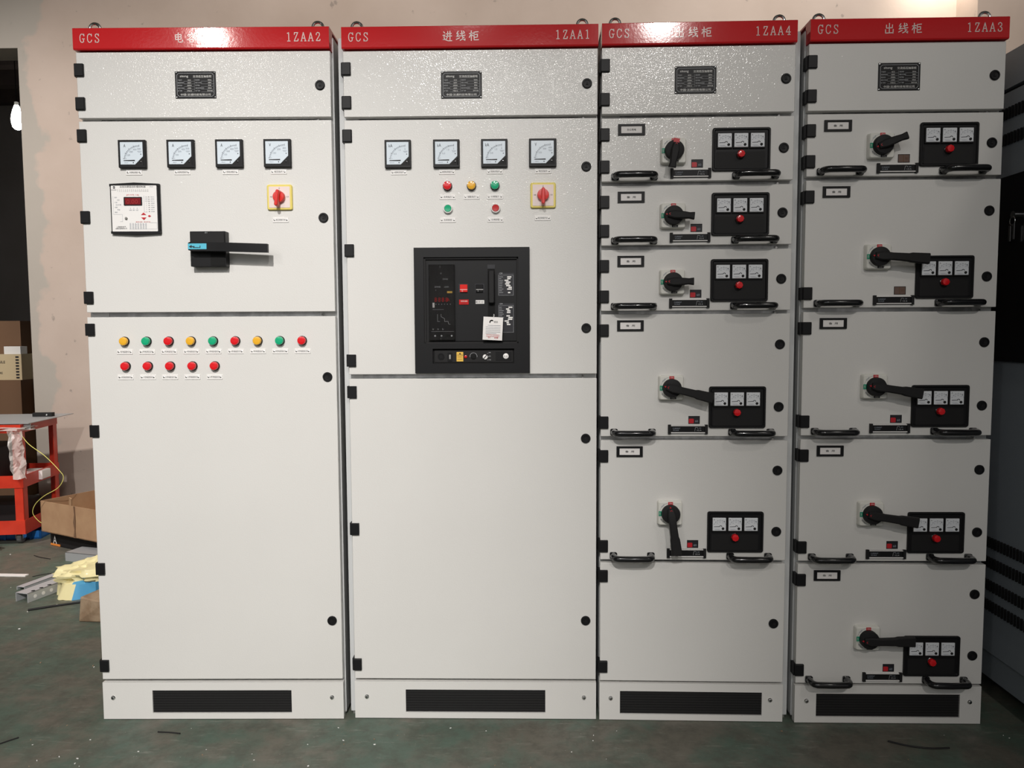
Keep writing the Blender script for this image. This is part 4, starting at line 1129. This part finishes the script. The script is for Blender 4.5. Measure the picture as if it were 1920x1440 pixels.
def crumple(name, label, cat, loc, w, d, h, material, seed, seg=26, extra=None, rz=0.0, power=.6, mats2=None):
    """loose, folded film: a closed lump with sharp creases"""
    from mathutils import noise as nz
    rs = Vector((seed * 3.1, seed * 1.7, seed * .9)); vs_ = []; fs = []
    nu, nv = seg, seg // 2
    for j in range(nv + 1):
        ph = PI * j / nv
        for i in range(nu):
            th = 2 * PI * i / nu
            dirv = Vector((math.sin(ph) * math.cos(th), math.sin(ph) * math.sin(th), math.cos(ph)))
            n1 = nz.noise(dirv * 1.7 + rs); n2 = abs(nz.noise(dirv * 3.0 + rs)); n3 = abs(nz.noise(dirv * 9 + rs))
            r = 1 + .35 * n1 - .42 * n2 + .03 * n3
            p = Vector((dirv.x * w / 2 * r, dirv.y * d / 2 * r, h * max(0.0, .48 + .52 * dirv.z * r)))
            if dirv.z < -.2: p.z = 0.0
            vs_.append(tuple(p))
    for j in range(nv):
        for i in range(nu):
            a = j * nu + i; b_ = j * nu + (i + 1) % nu; fs.append((a, a + nu, b_ + nu, b_))
    mb = MB(); mb.add(vs_, fs, material)
    if mats2:
        k2 = mb.m(mats2[0])
        for q, f in enumerate(mb.f):
            c = sum((Vector(mb.v[a]) for a in f), Vector()) / 4
            if mats2[1](c): mb.mi[q] = k2
        if len(mats2) > 2:
            k3 = mb.m(mats2[2])
            for q, f in enumerate(mb.f):
                c = sum((Vector(mb.v[a]) for a in f), Vector()) / 4
                if mats2[3](c): mb.mi[q] = k3
    o = mb.build(name, None, loc, (0, 0, rz), smooth=38)
    return tag(o, label, cat) if label else o


crumple('plastic_bag', 'crumpled clear plastic wrap bunched under the grey sheet on the trolley', 'plastic bag', (-3.26, 2.12, .700), .52, .22, .028, POLY, 3)
b = MB()
# hanging tail of film
R = []
from mathutils import noise as nz
vs_ = []; fs = []
for j in range(14):
    for i in range(9):
        z = .70 - j * .022; wv = nz.noise(Vector((i * .6, j * .35, 2.0)))
        vs_.append((-3.03 - .012 * i + .02 * nz.noise(Vector((j * .4, 0, i * .3))) + j * .0012, 2.04 + .03 * wv, z + .01 * wv))
for j in range(13):
    for i in range(8):
        a = j * 9 + i; fs.append((a, a + 9, a + 10, a + 1))
b.add(vs_, fs, POLY)
tag(b.build('plastic_film', smooth=0), 'strip of clear film hanging down in front of the trolley leg', 'plastic film')
b = MB(); b.rr(0, 0, .13, .055, .05, -.05, .004, LABEL); tag(b.build('white_box', None, (-3.13, 2.30, .425 + .0), (0, 0, .1)), 'small white box on the middle shelf of the red trolley', 'box')
bpy.data.objects['white_box'].location.z = .3925
b = MB(); b.rr(0, .11, .46, .22, .15, -.15, .006, BLKM, ch=.003); tag(b.build('black_case', None, (-3.50, 2.28, .365), (0, 0, .1)), 'black case standing on the middle shelf of the red trolley', 'case')
b = MB(); b.rr(0, .07, .5, .14, .15, -.15, .006, BLKM, ch=.003); tag(b.build('dark_case', None, (-3.45, 2.30, .080), (0, 0, .1)), 'dark case on the bottom shelf of the red trolley', 'case')

# blue crate under the trolley
cr_ = MB(); W2, D2, H2 = .62, .17, .050
cr_.box(-W2 / 2, W2 / 2, -D2 / 2, -D2 / 2 + .012, 0, H2, BLUET); cr_.box(-W2 / 2, W2 / 2, D2 / 2 - .012, D2 / 2, 0, H2, BLUET)
cr_.box(-W2 / 2, -W2 / 2 + .012, -D2 / 2, D2 / 2, 0, H2, BLUET); cr_.box(W2 / 2 - .012, W2 / 2, -D2 / 2, D2 / 2, 0, H2, BLUET); cr_.box(-W2 / 2, W2 / 2, -D2 / 2, D2 / 2, 0, .01, BLUET)
for k in range(8): cr_.box(-W2 / 2 + .03 + k * .075, -W2 / 2 + .04 + k * .075, -D2 / 2 - .006, -D2 / 2, 0, H2, BLUET)
tag(cr_.build('plastic_tray', None, (-3.37, 2.245, 0), (0, 0, .14), smooth=0), 'blue plastic tray on the floor under the red trolley', 'tray')
# white and red shoe-like bag at the left edge
crumple('rag_bundle', 'white and red bundle on the floor by the trolley, left edge', 'rag', (-3.22, 1.93, 0), .16, .12, .07, LABEL, 5, mats2=(TROL, lambda c: c.x < -.02 and c.z > .01))


# ------------------------------------------------------------------ cardboard
def carton(name, label, loc, w, d, h, rz, material, flaps=None, group=None, open_top=True, cat='cardboard box'):
    t = thing(name, label, cat, loc, rz, group)
    b = MB(); th = .005
    b.box(-w / 2, w / 2, -d / 2, -d / 2 + th, 0, h, material); b.box(-w / 2, w / 2, d / 2 - th, d / 2, 0, h, material)
    b.box(-w / 2, -w / 2 + th, -d / 2, d / 2, 0, h, material); b.box(w / 2 - th, w / 2, -d / 2, d / 2, 0, h, material)
    b.box(-w / 2, w / 2, -d / 2, d / 2, 0, th, material)
    if not open_top: b.box(-w / 2, w / 2, -d / 2, d / 2, h - th, h, material)
    b.build('box_body', t, smooth=0)
    return t


bx1 = carton('carton', 'black box with orange stripe and white letter under the open brown carton', (-2.60, 2.10, 0), .50, .34, .10, math.radians(-27), BLKM, open_top=False)
b = MB(); b.box(.250, .253, -.168, .168, .0, .05, ORNG); b.box(-.247, -.155, -.174, -.170, .003, .014, ORNG); b.text('A', -.20, .040, .05, -.175, LABEL, w=.035); b.build('print', bx1, smooth=0)
bx2 = carton('carton', 'open brown cardboard carton with a torn corner, stacked on the black box', (-2.585, 2.06, .1005), .54, .40, .185, math.radians(-27), CARD)
b = MB(); b.obox((.03, -.2, .205), (.02, .006, .06), (.2, .3, .1), CARD); b.poly([(.05, .0), (.062, .05), (.052, .09), (.064, .14), (.058, .186), (.070, .186), (.072, .10), (.066, .04), (.070, 0)], -.2, -.204, CARDD)
b.build('torn_edge', bx2, smooth=0)
bl = MB(); bl.rr(0, .052, .16, .104, .12, -.10, .008, CARDG, ch=.006)
for i, v in enumerate(bl.v): bl.v[i] = (v[0] + .012 * math.sin(v[2] * 40), v[1] + .012 * math.sin(v[2] * 30 + v[0] * 20), v[2] * (1 + .25 * (v[0] > 0) * (v[1] > 0)))
tag(bl.build('cardboard_block', None, (-1.905, .93, 0), (0, 0, math.radians(-14))), 'battered brown packing block on the floor beside the left cabinet', 'packing block')

# yellow and blue sack
sk = crumple('plastic_sack', 'crumpled pale yellow plastic sack with blue print on the floor', 'plastic sack', (-2.13, 1.31, 0), .50, .33, .165, YBAG, 11, 56, rz=math.radians(38),
             mats2=(BBAG, lambda c: c.y < -.02 and -.16 < c.x < .05 and c.z < .075 and c.z > .008, INK, lambda c: c.y < -.02 and .07 < c.x < .14 and .02 < c.z < .09))
b = MB(); b.rr(0, .02, .03, .05, .01, -.01, .004, ORNG); tag(b.build('orange_cap', None, (-2.285, 1.33, .03), (.3, .5, .3)), 'small orange piece sticking out of the yellow sack', 'cap')


# steel channels on the floor
def channel(name, label, p0, p1, w, h, material, holes=0, group=None, z=0.0):
    a = Vector(p0); c = Vector(p1); L = (c - a).length; ang = math.atan2(c.y - a.y, c.x - a.x)
    b = MB(); b.box(0, L, -w / 2, -w / 2 + .003, 0, h, material); b.box(0, L, w / 2 - .003, w / 2, 0, h, material); b.box(0, L, -w / 2, w / 2, h - .003, h, material)
    for k in range(holes):
        x = .04 + k * .045
        b.tube([(x, -w / 2 + .012, h), (x, -w / 2 + .012, h + .0006)], .009, DARK, 12); b.tube([(x, -w / 2 - .0006, h * .45), (x, -w / 2, h * .45)], .009, LABEL, 12)
    return tag(b.build(name, None, (a.x, a.y, z), (0, 0, ang), smooth=0), label, 'metal channel', group)


G = 'steel profiles lying on the floor'
channel('steel_channel', 'light grey steel channel with punched holes at its near end, on the floor', (-2.425, 1.085), (-2.29, 1.56), .075, .045, CHANM, 3, G)
channel('steel_channel', 'long thin grey steel channel behind the punched one, under the yellow sack', (-2.545, 1.255), (-2.44, 1.66), .05, .018, CHANM, 0, G)
channel('steel_channel', 'short wide grey channel piece in front of the cartons', (-2.60, 1.80), (-2.20, 1.69), .12, .05, GSHEET, 0, G)
b = MB(); b.obox((0, 0, .003), (.42, .028, .006), (0, 0, 0), LABEL); tag(b.build('plastic_strip', None, (-2.87, 1.485, 0), (0, 0, -.04), smooth=0), 'white plastic strip on the floor at the left edge', 'strip')
b = MB(); b.obox((0, 0, .002), (.10, .05, .004), (0, 0, 0), PAPER); tag(b.build('paper_scrap', None, (-2.36, 1.58, 0), (0, 0, .4), smooth=0), 'torn greyish scrap of paper on the floor by the thin channel', 'paper scrap')

# yellow wire from the trolley into the carton
pts = [(-3.05, 2.05, .690), (-2.98, 2.02, .625), (-2.86, 1.98, .560), (-2.76, 1.95, .480), (-2.735, 1.95, .435), (-2.77, 1.95, .375), (-2.86, 1.96, .325), (-2.93, 1.98, .270), (-2.955, 1.99, .215), (-2.93, 2.0, .165), (-2.90, 2.01, .14)]


def catmull(P, n=6):
    P = [Vector(p) for p in P]; out = []
    for i in range(len(P) - 1):
        p0 = P[max(i - 1, 0)]; p1 = P[i]; p2 = P[i + 1]; p3 = P[min(i + 2, len(P) - 1)]
        for k in range(n):
            t = k / n
            out.append(.5 * ((2 * p1) + (-p0 + p2) * t + (2 * p0 - 5 * p1 + 4 * p2 - p3) * t * t + (-p0 + 3 * p1 - 3 * p2 + p3) * t ** 3))
    out.append(P[-1]); return out


b = MB(); b.tube(catmull(pts), .0019, WIREY, 6); tag(b.build('yellow_wire'), 'thin yellow wire curling from the trolley down into the open carton', 'wire')

# small litter on the floor
litter = [
    ('cable_offcut', 'long curved black cable offcut on the floor before the right-hand cabinet', 'cable offcut', [(1.12, -.118, .003), (1.17, -.145, .003), (1.23, -.158, .003), (1.29, -.155, .003)], .0025),
    ('cable_offcut', 'short straight black offcut on the floor before the left cabinet', 'cable offcut', [(-1.194, -.091, .003), (-1.15, -.096, .004), (-1.117, -.100, .003)], .002),
    ('cable_offcut', 'black offcut on the floor at the bottom left corner', 'cable offcut', [(-1.68, -.20, .003), (-1.65, -.16, .003), (-1.622, -.13, .003)], .002),
    ('steel_rod', 'dark rusty rod on the floor in front of the punched channel', 'rod', [(-2.32, .97, .005), (-2.20, 1.04, .005), (-2.06, 1.11, .005)], .005),
    ('wire_offcut', 'fine dark wire offcut on the floor below the trolley wheel', 'wire offcut', [(-2.86, 1.84, .002), (-2.80, 1.80, .004), (-2.72, 1.77, .002)], .002),
    ('wire_offcut', 'fine dark wire offcut on the floor beyond the white strip', 'wire offcut', [(-2.62, 1.46, .002), (-2.56, 1.50, .005), (-2.47, 1.52, .002)], .002),
]
for nm, lb, ct_, p_, r_ in litter:
    b = MB(); b.tube(catmull(p_, 4), r_, BLKM, 6); tag(b.build(nm), lb, ct_)
b = MB(); rs = random.Random(4)
for k in range(95):
    if k < 50: x = rs.uniform(-1.7, 1.9); y_ = rs.uniform(-.30, -.03)
    else: x = rs.uniform(-3.2, -1.6); y_ = rs.uniform(.1, 1.9)
    s_ = rs.uniform(.0010, .0026) * (1.5 if k >= 50 else 1)
    b.obox((x, y_, s_ * .4), (s_ * rs.uniform(1, 3), s_, s_ * .8), (0, 0, rs.uniform(0, 3)), LABEL if k % 3 else CARDG)
o_ = tag(b.build('floor_crumbs', smooth=0), 'tiny white and brown crumbs scattered over the floor', 'debris', kind='stuff')

# ------------------------------------------------------------------ what shows through the doorway
G2 = 'boxes stored beyond the doorway'
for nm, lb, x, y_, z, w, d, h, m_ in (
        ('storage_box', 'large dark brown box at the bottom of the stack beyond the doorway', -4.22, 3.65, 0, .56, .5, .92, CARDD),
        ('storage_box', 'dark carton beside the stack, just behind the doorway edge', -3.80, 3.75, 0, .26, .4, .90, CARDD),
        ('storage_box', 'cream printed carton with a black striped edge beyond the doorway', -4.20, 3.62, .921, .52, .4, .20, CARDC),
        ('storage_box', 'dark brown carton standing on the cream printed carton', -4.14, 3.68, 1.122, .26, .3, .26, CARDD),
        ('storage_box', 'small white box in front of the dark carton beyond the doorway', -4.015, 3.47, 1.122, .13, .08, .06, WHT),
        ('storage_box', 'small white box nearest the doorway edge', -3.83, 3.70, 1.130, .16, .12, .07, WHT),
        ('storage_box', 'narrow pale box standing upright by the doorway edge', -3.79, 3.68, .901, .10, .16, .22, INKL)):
    b = MB(); b.box(-w / 2, w / 2, -d / 2, d / 2, 0, h, m_)
    if m_ is CARDC:
        for k in range(8): b.box(w / 2 - .045, w / 2 - .02, -d / 2 - .002, -d / 2, .012 + k * .023, .024 + k * .023, INK)
        b.box(-.05, .04, -d / 2 - .002, -d / 2, .11, .16, INK); b.text('FRAGILE', .08, .14, .02, -d / 2 - .002, INK); b.text('HANDLE WITH CARE', 0, .055, .016, -d / 2 - .002, INK)
    tag(b.build(nm, None, (x, y_, z), smooth=0), lb, 'box', G2)
lp = thing('hanging_lamp', 'bright white lamp glowing in the dark room beyond the doorway', 'lamp', (-4.86, 4.9, 3.25))
b = MB(); b.tube([(0, 0, -.03), (0, 0, -.02), (0, 0, .0), (0, 0, .05), (0, 0, .10), (0, 0, .15), (0, 0, .19), (0, 0, .21)], [.008, .028, .042, .052, .048, .036, .022, .012], TUBE_E, 20); b.build('bulb', lp)
b = MB(); b.tube([(0, 0, .18), (0, 0, .23)], .018, WHT, 12); b.tube([(0, 0, .23), (0, 0, .80)], .004, INK, 6); b.build('cord', lp)
